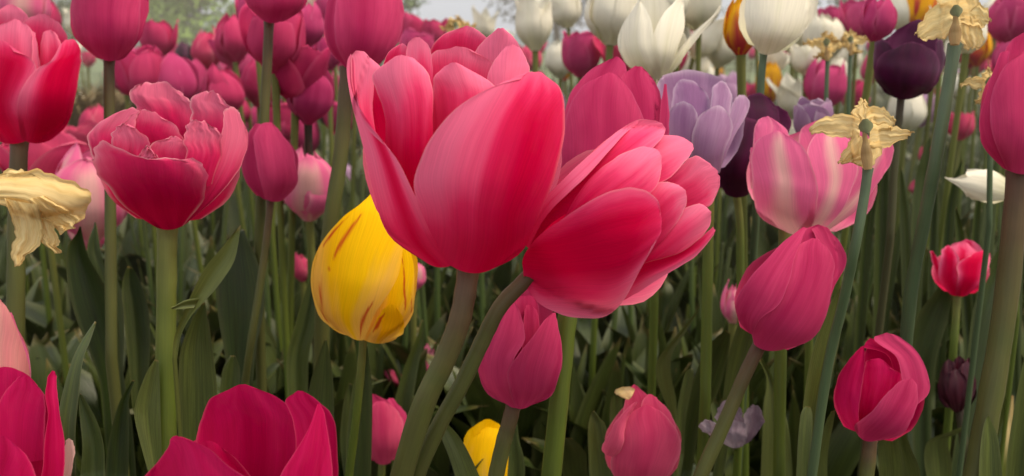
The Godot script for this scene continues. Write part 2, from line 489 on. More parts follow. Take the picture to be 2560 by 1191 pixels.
# a whole tulip: middle of its flower at a photo place, flower w pixels wide
func tulip(kind: String, shape: String, x: float, y: float, w: float, label: String, o := {}) -> Node3D:
	if kind == "magenta" and rng.randf() < 0.6: kind = "orchid"
	var real: float = o.get("real", 0.055)
	var d: float = o.get("d", real * F / w)
	var size := w * d / F
	var S: Dictionary = SHAPES[shape]
	var lean: float = o.get("lean", rng.randf_range(-0.12, 0.12))
	var tip: float = o.get("tip", rng.randf_range(-0.12, 0.10))
	var up := Vector3(sin(lean), cos(lean) * cos(tip), sin(tip)).normalized()
	var hgt: float = o.get("hs", 1.0)
	var mid := at(x, y, d)
	var base := mid - up * size * float(S.h) * hgt * 0.5
	var foot := Vector3(base.x - sin(lean) * base.y * 0.25 + rng.randf_range(-0.02, 0.02), 0, base.z + rng.randf_range(-0.02, 0.02))
	var t := thing("tulip", label, "tulip", foot, o.get("group", ""))
	var zax := Vector3(0, 0, 1)
	var xax := up.cross(zax).normalized()
	zax = xax.cross(up)
	var basis := Basis(xax, up, zax).scaled_local(Vector3(size, size * hgt, size))
	basis = basis * Basis(Vector3.UP, o.get("turn", rng.randf() * TAU))
	var meshes: Array = bloom_meshes(shape, kind, rng.randi() % 5)
	for m in meshes:
		var q := part("petal", m, mat_of(kind), t)
		q.transform = Transform3D(basis, base - foot)
	var w3 := PackedVector3Array()
	var rad := PackedFloat32Array()
	var col := PackedColorArray()
	var hue: String = o.get("stem", "green")
	var top := base - foot + up * size * 0.03
	for i in 9:
		var f := i / 8.0
		var q := Vector3.ZERO.lerp(top, f)
		var bend := f * (1.0 - f)
		q += Vector3(-sin(lean), 0, -sin(tip)) * bend * 0.12 * minf(1.0, top.y * 2.0)
		w3.append(q)
		rad.append(o.get("stem_r", 0.0033) * (1.2 - 0.25 * f + 0.3 * ss(0.85, 1.0, f)))
		col.append(mixc(STEM_LOW[hue], STEM_TOP[hue], ss(0.4, 1.0, f)))
	part("stem", tube(w3, rad, col, 8), stem_mat, t)
	var leaves: int = o.get("leaves", 2 if d < 3.0 else 0)
	for i in leaves:
		var q := part("leaf", leaf_meshes[rng.randi() % leaf_meshes.size()], leaf_mat, t)
		var lh := rng.randf_range(0.22, 0.32) * clampf(base.y / 0.45, 0.5, 1.0)
		q.transform = Transform3D(Basis(Vector3.UP, rng.randf() * TAU).scaled(Vector3(lh, lh, lh)), Vector3.ZERO)
	return t

# ---------- materials ----------
func vein_images() -> Array:
	var im := Image.create(512, 512, false, Image.FORMAT_RGB8)
	var hm := Image.create(512, 512, false, Image.FORMAT_RGB8)
	var a := FastNoiseLite.new()
	a.seed = 5
	a.frequency = 1.0
	a.fractal_octaves = 3
	for y in 512:
		for x in 512:
			# runs along the petal; wraps round by mixing the two ends
			var tx := x / 512.0
			var ty := y / 512.0
			var g := 0.0
			for s in [0.0, 1.0]:
				var w := 1.0 - absf(ty - s) if s == 1.0 else 1.0 - ty
				if s == 1.0: w = ty
				g += w * a.get_noise_3d(cos(tx * TAU) * 11.0, sin(tx * TAU) * 11.0, (ty - s) * 2.2 + 7.0)
			var fine := a.get_noise_3d(cos(tx * TAU) * 26.0, sin(tx * TAU) * 26.0, cos(ty * TAU) * 0.5)
			var h := clampf(0.5 + 0.55 * g + 0.35 * fine, 0.0, 1.0)
			var t := 0.90 + 0.10 * h
			im.set_pixel(x, y, Color(t, t, t))
			hm.set_pixel(x, y, Color(h, h, h))
	hm.bump_map_to_normal_map(2.0)
	var lv := Image.create(512, 512, false, Image.FORMAT_RGB8)
	for y in 512:
		for x in 512:
			var h := (im.get_pixel(x, y).r - 0.9) * 10.0
			var t := clampf(0.66 + 0.5 * h * h + 0.12 * h, 0.0, 1.0)
			lv.set_pixel(x, y, Color(t, t, t))
	lv.generate_mipmaps()
	return [im, hm, lv]

func sheet(rough: float, back: Color, sheen: float, tex: Texture2D, nrm: Texture2D, bump: float, spec := 0.22) -> StandardMaterial3D:
	var m := StandardMaterial3D.new()
	m.vertex_color_use_as_albedo = true
	m.albedo_texture = tex
	m.roughness = rough
	m.metallic_specular = spec
	m.cull_mode = BaseMaterial3D.CULL_DISABLED
	if back != Color.BLACK:
		m.backlight_enabled = true
		m.backlight = back
	if sheen > 0.0:
		m.rim_enabled = true
		m.rim = sheen
		m.rim_tint = 0.6
	m.normal_enabled = true
	m.normal_texture = nrm
	m.normal_scale = bump
	return m

func make_materials() -> void:
	var im := vein_images()
	var t := ImageTexture.create_from_image(im[0])
	var lt := ImageTexture.create_from_image(im[2])
	var n := ImageTexture.create_from_image(im[1])
	petal_mat = sheet(0.62, Color(0.8, 0.8, 0.8), 0.0, t, n, 0.12, 0.14)
	dark_petal_mat = sheet(0.42, Color(0.3, 0.3, 0.3), 0.0, t, n, 0.2, 0.3)
	pale_petal_mat = sheet(0.55, Color(0.7, 0.7, 0.7), 0.0, t, n, 0.15)
	dry_mat = sheet(0.75, Color(0.9, 0.9, 0.9), 0.0, t, n, 0.6, 0.1)
	stem_mat = sheet(0.5, Color.BLACK, 0.0, t, n, 0.10, 0.35)
	leaf_mat = sheet(0.42, Color(0.35, 0.35, 0.35), 0.0, lt, n, 0.8, 0.42)

func plain(c: Color, rough := 0.9) -> StandardMaterial3D:
	var m := StandardMaterial3D.new()
	m.albedo_color = c.linear_to_srgb()
	m.roughness = rough
	return m

func mass(called: String, meshes: Array, places: Array, mat: Material, label: String, category: String, parent: Node3D = null) -> void:
	# many small pieces that nobody could count: one object (one part per variant)
	var root: Node3D = parent
	if root == null:
		root = Node3D.new()
		root.name = numbered(called)
		add_child(root)
		tag(root, label, category, "", "stuff")
	for k in meshes.size():
		var mine := []
		for i in places.size():
			if i % meshes.size() == k: mine.append(places[i])
		var mm := MultiMesh.new()
		mm.transform_format = MultiMesh.TRANSFORM_3D
		mm.mesh = meshes[k]
		mm.instance_count = mine.size()
		for i in mine.size(): mm.set_instance_transform(i, mine[i])
		var o := MultiMeshInstance3D.new()
		o.name = called
		o.multimesh = mm
		o.material_override = mat
		o.set_meta("kind", "stuff")
		root.add_child(o, true)

func _ready() -> void:
	# camera
	var cam := Camera3D.new()
	cam.name = "camera"
	add_child(cam)
	cam.position = EYE
	cam.rotation = Vector3(-atan((595.5 - 120.0) / F), 0, 0)
	cam.keep_aspect = Camera3D.KEEP_HEIGHT
	cam.far = 600.0
	cam.near = 0.02
	var lens := CameraAttributesPhysical.new()
	lens.frustum_focal_length = 12.0 / (595.5 / F)
	lens.frustum_focus_distance = 0.42
	lens.exposure_aperture = 18.0
	lens.frustum_near = 0.02
	lens.frustum_far = 600.0
	cam.attributes = lens
	cam.fov = rad_to_deg(2.0 * atan(595.5 / F))
	cam_basis = cam.basis
	fwd = -cam_basis.z
	# sky: overcast, brighter overhead
	var env := Environment.new()
	env.background_mode = Environment.BG_SKY
	var sm := ProceduralSkyMaterial.new()
	sm.sky_top_color = Color(0.97, 0.97, 0.97)
	sm.sky_horizon_color = Color(0.66, 0.67, 0.69)
	sm.sky_curve = 0.35
	sm.ground_bottom_color = Color(0.20, 0.19, 0.17)
	sm.ground_horizon_color = Color(0.45, 0.45, 0.43)
	sm.sky_energy_multiplier = 1.0
	env.sky = Sky.new()
	env.sky.sky_material = sm
	env.background_energy_multiplier = 1.55
	env.tonemap_mode = Environment.TONE_MAPPER_LINEAR
	env.tonemap_exposure = 1.0
	env.volumetric_fog_enabled = true
	env.volumetric_fog_density = 0.0
	env.sdfgi_enabled = true
	env.ssao_enabled = true
	env.ssil_enabled = true
	var we := WorldEnvironment.new()
	we.name = "world_environment"
	we.environment = env
	add_child(we)
	# sun behind cloud
	var sun := DirectionalLight3D.new()
	sun.name = "sun"
	sun.light_energy = 1.15
	sun.light_color = Color(1.0, 0.93, 0.84)
	sun.light_angular_distance = 20.0
	sun.rotation_degrees = Vector3(-60, 78, 0)
	sun.shadow_enabled = true
	add_child(sun)

	noise.seed = 11
	noise.frequency = 0.06
	noise.fractal_octaves = 2
	wobble.seed = 23
	wobble.frequency = 0.02
	wobble.fractal_octaves = 1
	rng.seed = 42
	make_materials()
	for s in [[0.10, 0.25, 0.4, 0.1, -0.1], [0.085, 0.4, -0.6, 0.3, 0.0], [0.07, 0.2, 0.7, 0.05, 0.1], [0.11, 0.5, 0.2, 0.5, -0.15]]:
		leaf_meshes.append(make_leaf(s[0] * 40.0, s[0], s[1], s[2], s[3], s[4]))
	setting()
	big_flowers()
	middle_flowers()
	daffodils()
	far_flowers()
	high_flowers()
	near_leaves()
	foliage()

# ---------- setting ----------
func setting() -> void:
	var soil := StandardMaterial3D.new()
	var nt := NoiseTexture2D.new()
	nt.width = 512
	nt.height = 512
	nt.seamless = true
	var fn := FastNoiseLite.new()
	fn.seed = 3
	fn.frequency = 0.03
	fn.fractal_octaves = 5
	nt.noise = fn
	var ramp := Gradient.new()
	ramp.offsets = PackedFloat32Array([0.2, 0.5, 0.8])
	ramp.colors = PackedColorArray([Color(0.035, 0.024, 0.016).linear_to_srgb(), Color(0.085, 0.058, 0.042).linear_to_srgb(), Color(0.16, 0.115, 0.09).linear_to_srgb()])
	nt.color_ramp = ramp
	soil.albedo_texture = nt
	soil.uv1_triplanar = true
	soil.uv1_world_triplanar = true
	soil.uv1_scale = Vector3(3, 3, 3)
	soil.roughness = 0.95
	var g := MeshInstance3D.new()
	g.name = "ground"
	# gently uneven bed
	var nu := 60
	var p := PackedVector3Array()
	var c := PackedColorArray()
	var uv := PackedVector2Array()
	for i in nu:
		for j in nu:
			var x := (j / 59.0 - 0.5) * 18.0
			var z := 1.0 - i / 59.0 * 12.0
			p.append(Vector3(x, -0.004 + 0.012 * noise.get_noise_2d(x * 30.0, z * 30.0), z))
			c.append(Color.WHITE)
			uv.append(Vector2(x, z))
	g.mesh = grid_mesh(p, c, uv, nu, nu)
	g.material_override = soil
	add_child(g)
	tag(g, "dark brown mulched soil of the tulip bed", "ground", "", "structure")
	# lawn and land beyond the bed, out to the horizon
	var lawn := MeshInstance3D.new()
	lawn.name = "lawn"
	var pm := PlaneMesh.new()
	pm.size = Vector2(1200, 1200)
	lawn.mesh = pm
	lawn.position = Vector3(0, -0.03, 0)
	var lm := StandardMaterial3D.new()
	var lt := NoiseTexture2D.new()
	lt.width = 512
	lt.height = 512
	lt.seamless = true
	lt.noise = fn
	var lr := Gradient.new()
	lr.offsets = PackedFloat32Array([0.25, 0.75])
	lr.colors = PackedColorArray([Color(0.05, 0.085, 0.025).linear_to_srgb(), Color(0.11, 0.15, 0.05).linear_to_srgb()])
	lt.color_ramp = lr
	lm.albedo_texture = lt
	lm.uv1_triplanar = true
	lm.uv1_world_triplanar = true
	lm.uv1_scale = Vector3(0.4, 0.4, 0.4)
	lm.roughness = 0.95
	lawn.material_override = lm
	add_child(lawn)
	tag(lawn, "green lawn and meadow behind the tulip bed", "lawn", "", "structure")
	# distant hill
	var hill := MeshInstance3D.new()
	hill.name = "hill"
	var hp := PackedVector3Array()
	var hc := PackedColorArray()
	var hu := PackedVector2Array()
	for i in 12:
		for j in 60:
			var ang := lerpf(-0.75, 0.75, j / 59.0)
			var r := lerpf(260.0, 420.0, i / 11.0)
			var top := (7.0 + 9.0 * ss(0.1, -0.45, ang) + 3.0 * noise.get_noise_1d(ang * 60.0))
			hp.append(Vector3(sin(ang) * r, -0.2 + top * sin(i / 11.0 * PI * 0.5), -cos(ang) * r))
			hc.append(Color.WHITE)
			hu.append(Vector2(ang, i))
	hill.mesh = grid_mesh(hp, hc, hu, 60, 12)
	hill.material_override = plain(Color(0.10, 0.13, 0.14))
	add_child(hill)
	tag(hill, "low blue grey wooded hill on the skyline", "hill", "", "structure")
	# bark chips lying on the soil
	var chip := BoxMesh.new()
	chip.size = Vector3(0.03, 0.004, 0.009)
	var chip2 := PrismMesh.new()
	chip2.size = Vector3(0.02, 0.012, 0.006)
	var places := []
	for i in 2600:
		var z := -rng.randf_range(0.8, 4.0)
		var x := rng.randf_range(-0.75, 0.75) * (-z + 0.3)
		places.append(Transform3D(Basis.from_euler(Vector3(rng.randf_range(-0.4, 0.4), rng.randf() * TAU, rng.randf_range(-0.4, 0.4))).scaled(Vector3.ONE * rng.randf_range(0.5, 1.3)), Vector3(x, 0.004, z)))
	mass("bark_chips", [chip, chip2], places, plain(Color(0.22, 0.145, 0.115)), "reddish brown bark chips scattered over the bed's soil", "bark mulch")
	# trees and bushes
	tree("bush", "soft green rounded bush on the lawn behind the magenta tulips", "bush", at(500, 60, 14.0), 3.0, 2.1, Color(0.12, 0.19, 0.03), 1, "shrubs")
	tree("bush", "darker olive bush beside the dry grass bank on the lawn", "bush", at(405, 60, 17.0), 1.7, 1.75, Color(0.065, 0.09, 0.035), 2, "shrubs")
	tree("bush", "pale green bush glimpsed between the plum pink blooms at the top", "bush", at(740, 50, 18.0), 3.4, 2.2, Color(0.10, 0.16, 0.03), 8, "shrubs")
	tree("bush", "dark green bush behind the cut off pink bloom", "bush", at(150, 50, 20.0), 4.0, 1.9, Color(0.06, 0.10, 0.03), 9, "shrubs")
	tree("bush", "small green bush whose edge shows beyond the tall magenta tulip", "bush", at(985, 40, 16.0), 1.2, 2.0, Color(0.06, 0.11, 0.025), 3, "shrubs")
	tree("bare_tree", "half bare brownish tree against the sky between white tulips", "tree", at(1390, 40, 26.0), 4.4, 5.2, Color(0.10, 0.085, 0.06), 4, "trees beyond the lawn")
	tree("conifer", "dark green tree behind the small magenta tulips on the lawn", "tree", at(2125, 40, 30.0), 3.4, 6.5, Color(0.05, 0.085, 0.035), 5, "trees beyond the lawn")
	tree("bush", "low green hedge bush under the hill behind the white tulips", "bush", at(1780, 95, 24.0), 6.0, 1.1, Color(0.07, 0.10, 0.04), 6, "shrubs")
	tree("bush", "low bush far behind the yellow tulips by the edge", "bush", at(2450, 100, 24.0), 4.0, 0.9, Color(0.07, 0.10, 0.04), 7, "shrubs")
	# bank of dry grass
	var dg := thing("dry_grass_clump", "straw brown clump of dry ornamental grass behind the magenta tulips", "dry grass", Vector3(at(226, 220, 2.5).x, 0, at(226, 220, 2.5).z))
	var blade := make_leaf(2.0, 0.012, 0.35, 0.6, 0.3, 0.0, 3, 8)
	var bl := []
	for i in 1500:
		var a := rng.randf() * TAU
		var r := sqrt(rng.randf()) * 0.13
		var s := rng.randf_range(0.3, 0.56)
		bl.append(Transform3D(Basis(Vector3.UP, rng.randf() * TAU).scaled(Vector3(s, s, s)), Vector3(cos(a) * r, 0, sin(a) * r)))
	mass("blades", [blade], bl, plain(Color(0.17, 0.12, 0.05)), "", "", dg)

func tree(called: String, label: String, category: String, where: Vector3, width: float, height: float, col: Color, sd: int, group: String) -> void:
	var rr := RandomNumberGenerator.new()
	rr.seed = sd
	var root := thing(called, label, category, Vector3(where.x, 0, where.z), group)
	var bark := plain(Color(0.09, 0.07, 0.055))
	var p := PackedVector3Array()
	var rad := PackedFloat32Array()
	var c := PackedColorArray()
	for i in 7:
		p.append(Vector3(0.05 * sin(i * 1.7) * width * 0.2, height * 0.85 * i / 6.0, 0.04 * cos(i * 2.3)))
		rad.append(height * 0.022 * (1.1 - i / 6.0))
		c.append(Color.WHITE)
	part("trunk", tube(p, rad, c, 8), bark, root)
	var tips: Array[Vector3] = []
	var bare := called == "bare_tree"
	var st := SurfaceTool.new()
	st.begin(Mesh.PRIMITIVE_TRIANGLES)
	for k in (46 if bare else 26):
		var y := height * rr.randf_range(0.06 if not bare else 0.2, 0.85)
		var a := rr.randf() * TAU
		var reach := width * 0.5 * rr.randf_range(0.6, 1.0) * sqrt(maxf(0.1, 1.0 - pow(y / height - 0.35, 2.0) * 2.2))
		if called == "conifer": reach = width * 0.5 * (1.05 - y / height) * rr.randf_range(0.7, 1.1)
		var b := PackedVector3Array()
		var br := PackedFloat32Array()
		var bc := PackedColorArray()
		for i in 6:
			var t := i / 5.0
			var q := Vector3(cos(a + 0.3 * sin(k + t * 3.0)) * reach * t, y + height * (0.12 if called != "conifer" else -0.04) * t * t + 0.03 * height * sin(t * 5.0 + k) * t, sin(a) * reach * t)
			b.append(q)
			br.append(height * 0.007 * (1.1 - t))
			bc.append(Color.WHITE)
			if i > 1: tips.append(q)
		st.append_from(tube(b, br, bc, 5), 0, Transform3D())
		if bare:
			for s in 5:
				var o := b[2 + s % 4]
				var b2 := PackedVector3Array()
				for i in 4:
					b2.append(o + Vector3(cos(a + s * 1.3) * i * 0.11, 0.07 * i - 0.02 * i * i * (s % 2), sin(a + s * 1.7) * i * 0.11) * width * 0.22)
				st.append_from(tube(b2, PackedFloat32Array([0.022, 0.016, 0.011, 0.006]), PackedColorArray([Color.WHITE, Color.WHITE, Color.WHITE, Color.WHITE]), 4), 0, Transform3D())
				tips.append(b2[3])
	part("branches", st.commit(), bark, root)
	# leaf sprays
	var leafm := make_leaf(1.0, 0.3, 0.3, 0.4, 0.2, 0.0, 3, 5)
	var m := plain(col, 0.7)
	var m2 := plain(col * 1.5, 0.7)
	m.cull_mode = BaseMaterial3D.CULL_DISABLED
	var pl := []
	for q in tips:
		for i in (10 if bare else 34):
			var s := rr.randf_range(0.5, 1.2) * (0.11 if not bare else 0.09) * (1.0 if height < 4.0 else 1.6)
			var off := Vector3(rr.randfn(), rr.randfn() * 0.8, rr.randfn()) * width * (0.075 if not bare else 0.05)
			pl.append(Transform3D(Basis.from_euler(Vector3(rr.randf() * TAU, rr.randf() * TAU, rr.randf() * TAU)).scaled(Vector3(s, s, s)), q + off))
	var half := pl.size() / 2
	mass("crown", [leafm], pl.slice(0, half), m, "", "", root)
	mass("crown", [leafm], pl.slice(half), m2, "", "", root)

# ---------- the large flowers, petal by petal ----------
func big_flowers() -> void:
	# 1: the big pink flower in the middle
	var t := plant("tulip", "largest bloom, pale pink petals flamed crimson, central, on a thick brown stem", "tulip", [1172, 668, 0.374, 1152, 790, 0.372, 1112, 900, 0.374, 1060, 1010, 0.377, 1004, 1191, 0.385, 985, 1290, 0.39], 54, "brown", "pink tulips flamed crimson")
	var B := body(0.372, 1160, 684, 1150, 80, 268, [0.25, 0.70, 0.92, 1.0, 1.0, 0.92, 0.75])
	var hi := {"nu": 25, "nv": 40}
	petal(t, B, "pink", 1.0, 8, [1120, 660, 1225, 676, 1080, 590, 1304, 630, 1045, 512, 1352, 530, 1037, 450, 1389, 440, 1066, 363, 1408, 345, 1135, 275, 1410, 270, 1225, 220, 1398, 216, 1300, 198, 1360, 186], hi.merged({"cc": 0.5, "ruffle": 2.5, "pale": 0.14}))
	petal(t, B, "pink", 1.0, 0, [1062, 655, 1128, 664, 975, 592, 1090, 610, 936, 494, 1066, 550, 905, 360, 1030, 473, 880, 262, 985, 388, 868, 195, 915, 318, 868, 158, 892, 235, 876, 134, 886, 165], hi.merged({"cc": 0.1, "pale": 0.30, "ruffle": 2.0}))
	petal(t, B, "pinkin", 0.25, -20, [930, 400, 1000, 430, 905, 320, 960, 380, 886, 250, 940, 290, 878, 190, 948, 215, 878, 150, 955, 175, 886, 128, 930, 150], {"pale": 0.25, "tilt": -30.0})
	petal(t, B, "pinkin", 0.15, -25, [960, 470, 1060, 470, 925, 380, 1040, 380, 915, 300, 1020, 300, 918, 235, 1000, 235, 928, 198, 975, 196], {"pale": -0.35, "cc": 0.2})
	petal(t, B, "pinkin", 0.50, -6, [985, 560, 1065, 560, 962, 400, 1080, 380, 962, 300, 1082, 290, 940, 225, 1080, 220, 932, 184, 1068, 178, 968, 156, 1034, 148], hi.merged({"pale": 0.12, "cc": 0.5, "arch": 25.0}))
	petal(t, B, "pinkin", 0.35, -25, [1060, 520, 1190, 480, 1076, 360, 1240, 330, 1080, 250, 1250, 240, 1084, 196, 1225, 205, 1108, 168, 1165, 170], {"pale": 0.12, "arch": 35.0, "nu": 21, "nv": 30})
	petal(t, B, "pinkin", 0.30, -30, [1190, 420, 1330, 330, 1205, 300, 1330, 260, 1218, 200, 1326, 195, 1235, 155, 1318, 150, 1262, 118, 1300, 122], {"pale": 0.40, "arch": 20.0, "nu": 21, "nv": 30})
	petal(t, B, "pinkin", -0.35, 0, [1170, 330, 1330, 330, 1170, 220, 1325, 220, 1178, 150, 1318, 160, 1205, 105, 1298, 110, 1240, 75, 1268, 76], {"pale": 0.32, "arch": 10.0})
	petal(t, B, "pinkin", -0.55, 0, [1060, 300, 1250, 300, 1065, 200, 1245, 200, 1076, 125, 1235, 120, 1110, 86, 1205, 84, 1150, 72, 1185, 71], {"pale": -0.05})
	petal(t, B, "pinkin", -0.30, 0, [1060, 330, 1250, 320, 1062, 230, 1250, 240, 1068, 165, 1240, 175, 1086, 128, 1225, 150, 1120, 126, 1180, 130], {"pale": 0.18})
	petal(t, B, "pinkin", -0.05, 0, [1000, 330, 1085, 330, 1004, 220, 1082, 220, 1012, 150, 1080, 155, 1020, 112, 1072, 118, 1036, 96, 1058, 99], {"pale": 0.25})
	petal(t, B, "pinkin", -0.25, 0, [940, 300, 1050, 300, 948, 220, 1045, 210, 956, 165, 1030, 160, 972, 128, 1022, 125, 995, 113, 1016, 115], {"pale": -0.1, "tilt": 10.0})
	back_petals(t, B, "pink", 0.8, 0.93)

	# 2: the pink flower that leans right
	t = plant("tulip", "pink and crimson bloom bowing sideways against the largest bloom", "tulip", [1345, 668, 0.385, 1308, 706, 0.384, 1250, 768, 0.382, 1205, 855, 0.384, 1155, 960, 0.386, 1092, 1075, 0.39, 1042, 1191, 0.395, 1020, 1290, 0.40], 39, "brown", "pink tulips flamed crimson")
	B = body(0.385, 1300, 655, 1790, 470, 225, [0.18, 0.62, 0.90, 1.0, 0.98, 0.85, 0.6])
	petal(t, B, "pink", 1.0, 8, [1320, 622, 1307, 668, 1348, 590, 1314, 712, 1402, 550, 1348, 758, 1472, 505, 1410, 790, 1545, 475, 1490, 797, 1608, 473, 1548, 765, 1645, 505, 1598, 680, 1650, 545, 1634, 606], hi.merged({"cc": -0.15, "ruffle": 3.0, "pale": -0.02}))
	petal(t, B, "pinkin", 0.72, 0, [1316, 590, 1325, 620, 1350, 514, 1378, 560, 1402, 455, 1440, 520, 1452, 407, 1500, 470, 1504, 362, 1560, 430, 1555, 321, 1610, 390, 1600, 298, 1650, 350, 1640, 302, 1663, 325], {"pale": -0.10, "nu": 21, "nv": 32})
	petal(t, B, "pink", 0.9, 5, [1312, 600, 1322, 622, 1346, 516, 1362, 545, 1400, 456, 1420, 484, 1450, 408, 1470, 436, 1502, 363, 1516, 386, 1553, 322, 1558, 338, 1592, 300, 1596, 308], {"pale": 0.7, "ruffle": 1.0})
	petal(t, B, "pinkin", 0.45, -10, [1400, 600, 1420, 640, 1460, 470, 1540, 560, 1515, 390, 1620, 480, 1572, 353, 1680, 440, 1635, 339, 1715, 400, 1693, 341, 1735, 372], {"pale": 0.05, "nu": 19, "nv": 28, "cc": -0.3})
	petal(t, B, "pinkin", 0.78, 0, [1390, 590, 1400, 640, 1440, 490, 1500, 560, 1500, 424, 1590, 510, 1552, 386, 1640, 465, 1602, 367, 1654, 425, 1632, 370, 1654, 398], {"pale": 0.12, "arch": 12.0, "cc": 0.35, "nu": 21, "nv": 32})
	petal(t, B, "pinkin", 0.10, -10, [1560, 560, 1600, 600, 1640, 465, 1700, 540, 1702, 412, 1765, 515, 1740, 393, 1790, 490, 1764, 404, 1796, 452], {"pale": 0.12, "ruffle": 4.0, "nu": 21, "nv": 30})
	petal(t, B, "pinkin", 0.10, -16, [1600, 540, 1640, 600, 1680, 480, 1730, 540, 1745, 428, 1780, 510, 1784, 423, 1797, 470], {"pale": 0.10, "ruffle": 2.0})
	petal(t, B, "pinkin", 0.55, -4, [1540, 590, 1560, 680, 1600, 500, 1640, 620, 1630, 466, 1690, 560, 1665, 455, 1714, 520, 1695, 462, 1716, 495], {"pale": 0.10, "arch": 12.0})
	petal(t, B, "pinkin", 0.45, 0, [1540, 660, 1560, 720, 1640, 590, 1660, 660, 1700, 530, 1725, 620, 1745, 511, 1772, 570, 1765, 517, 1777, 545], {"pale": 0.18, "arch": 10.0})
	petal(t, B, "pink", 0.55, 0, [1440, 740, 1470, 790, 1540, 690, 1552, 757, 1620, 655, 1612, 722, 1694, 635, 1672, 684, 1745, 602, 1740, 640, 1782, 566, 1785, 588], {"pale": 0.05, "cc": -0.7, "nu": 17, "nv": 28})
	back_petals(t, B, "pink", 0.75, 0.9)

	# 3: magenta flower behind these two
	t = plant("tulip", "plum pink bloom standing behind the gap between the two largest blooms", "tulip", [1450, 560, 0.50, 1436, 700, 0.50, 1418, 800, 0.50, 1398, 1000, 0.50, 1378, 1191, 0.505], 46, "green", "magenta tulips")
	B = body(0.50, 1470, 560, 1545, 150, 130, [0.3, 0.8, 1.0, 1.0, 0.95, 0.82, 0.6])
	petal(t, B, "magenta", 1.0, 5, [1420, 540, 1520, 545, 1400, 450, 1600, 440, 1405, 350, 1625, 350, 1424, 270, 1608, 290, 1456, 215, 1580, 232, 1500, 192, 1545, 190], {"cc": 0.1, "nu": 19, "nv": 30})
	petal(t, B, "magenta", 0.3, -8, [1400, 440, 1500, 440, 1405, 330, 1560, 330, 1420, 250, 1570, 250, 1446, 206, 1568, 195, 1480, 172, 1562, 160, 1525, 148, 1550, 147], {"pale": -0.1})
	petal(t, B, "magenta", 0.5, -4, [1520, 400, 1640, 400, 1545, 310, 1662, 310, 1552, 240, 1652, 240, 1552, 195, 1634, 198, 1575, 172, 1610, 172], {"pale": -0.05})
	petal(t, B, "magenta", 0.2, 10, [1625, 400, 1660, 400, 1645, 340, 1672, 335, 1652, 270, 1674, 290, 1660, 210, 1667, 212], {"nu": 7})
	back_petals(t, B, "magenta")

	# 4: ruffled pink flower, left
	t = plant("tulip", "wide open ruffled crimson bloom with frayed pale pink petal rims", "tulip", [418, 570, 0.49, 416, 700, 0.49, 414, 900, 0.49, 414, 1100, 0.49, 416, 1191, 0.49], 48, "green")
	B = body(0.49, 420, 569, 425, 250, 190, [0.3, 0.72, 0.93, 1.0, 1.0, 0.98, 0.95])
	var rf := {"ruffle": 4.0, "nu": 21, "nv": 28}
	petal(t, B, "ruffled", 1.0, 6, [384, 566, 458, 564, 308, 515, 490, 522, 255, 455, 513, 474, 230, 408, 517, 438, 236, 376, 504, 412, 262, 356, 478, 392], rf.merged({"nu": 33, "pale": -0.12, "round1": -0.09, "ruffle": 7.0, "crumple": 5.0}, true))
	petal(t, B, "ruffled", 0.85, 8, [345, 430, 395, 430, 338, 400, 400, 405, 350, 380, 392, 392, 360, 366, 378, 374], {"pale": 0.5, "ruffle": 6.0, "crumple": 12.0})
	petal(t, B, "ruffled", 0.45, 0, [430, 566, 462, 562, 466, 540, 530, 504, 500, 480, 575, 454, 530, 400, 606, 403, 548, 345, 617, 350, 556, 300, 610, 308, 560, 272, 595, 280], rf.merged({"pale": 0.30}))
	petal(t, B, "ruffled", -0.45, 0, [380, 400, 500, 420, 350, 330, 500, 340, 335, 270, 495, 290, 330, 236, 480, 255, 345, 218, 455, 235], rf.merged({"pale": 0.18, "ruffle": 9.0, "crumple": 7.0}, true))
	petal(t, B, "ruffled", -0.30, 0, [450, 420, 590, 400, 465, 340, 600, 330, 475, 285, 595, 285, 482, 248, 572, 262, 510, 232, 545, 236], rf.merged({"pale": 0.32, "ruffle": 6.0, "crumple": 6.0}, true))
	petal(t, B, "ruffled", 0.15, -10, [250, 430, 330, 430, 228, 380, 330, 370, 216, 345, 335, 330, 245, 308, 345, 295, 300, 282, 348, 278], rf.merged({"pale": 0.2, "ruffle": 6.0, "flare": -10.0}))
	petal(t, B, "ruffled", 0.0, 0, [320, 430, 460, 430, 310, 370, 458, 370, 300, 325, 450, 335, 318, 295, 435, 310, 350, 280, 400, 294], rf.merged({"pale": 0.05}))
	petal(t, B, "ruffled", 0.55, 0, [300, 440, 370, 430, 282, 390, 372, 385, 276, 345, 366, 350, 285, 320, 345, 325, 305, 314, 325, 316], rf.merged({"pale": 0.4, "ruffle": 6.0, "crumple": 6.0}, true))
	petal(t, B, "ruffled", 0.45, -4, [380, 460, 480, 450, 370, 410, 482, 410, 372, 365, 478, 372, 400, 350, 465, 354, 425, 345, 450, 348], rf.merged({"pale": 0.32}))
	petal(t, B, "ruffled", 0.5, 0, [460, 470, 530, 460, 462, 400, 545, 400, 458, 350, 554, 352, 462, 322, 545, 326, 484, 306, 520, 312], rf.merged({"pale": 0.36, "ruffle": 6.0, "crumple": 6.0}, true))
	back_petals(t, B, "ruffled", 0.7, 0.95)

	# 5: pink flower at the upper left edge
	t = plant("tulip", "pink bloom flamed crimson cut by the picture edge, above a withered daffodil", "tulip", [48, 345, 0.60, 44, 450, 0.60, 40, 620, 0.60, 38, 800, 0.60, 36, 1000, 0.60], 40, "brown", "pink tulips flamed crimson")
	B = body(0.60, 50, 350, 60, 30, 145, [0.3, 0.75, 0.95, 1.0, 1.0, 0.92, 0.75])
	petal(t, B, "pink", 1.0, 6, [52, 348, 130, 348, 44, 300, 168, 310, 42, 260, 190, 235, 60, 212, 201, 165, 92, 172, 201, 140, 126, 152, 200, 120, 148, 112, 188, 102], {"cc": 0.3, "nu": 19, "nv": 30})
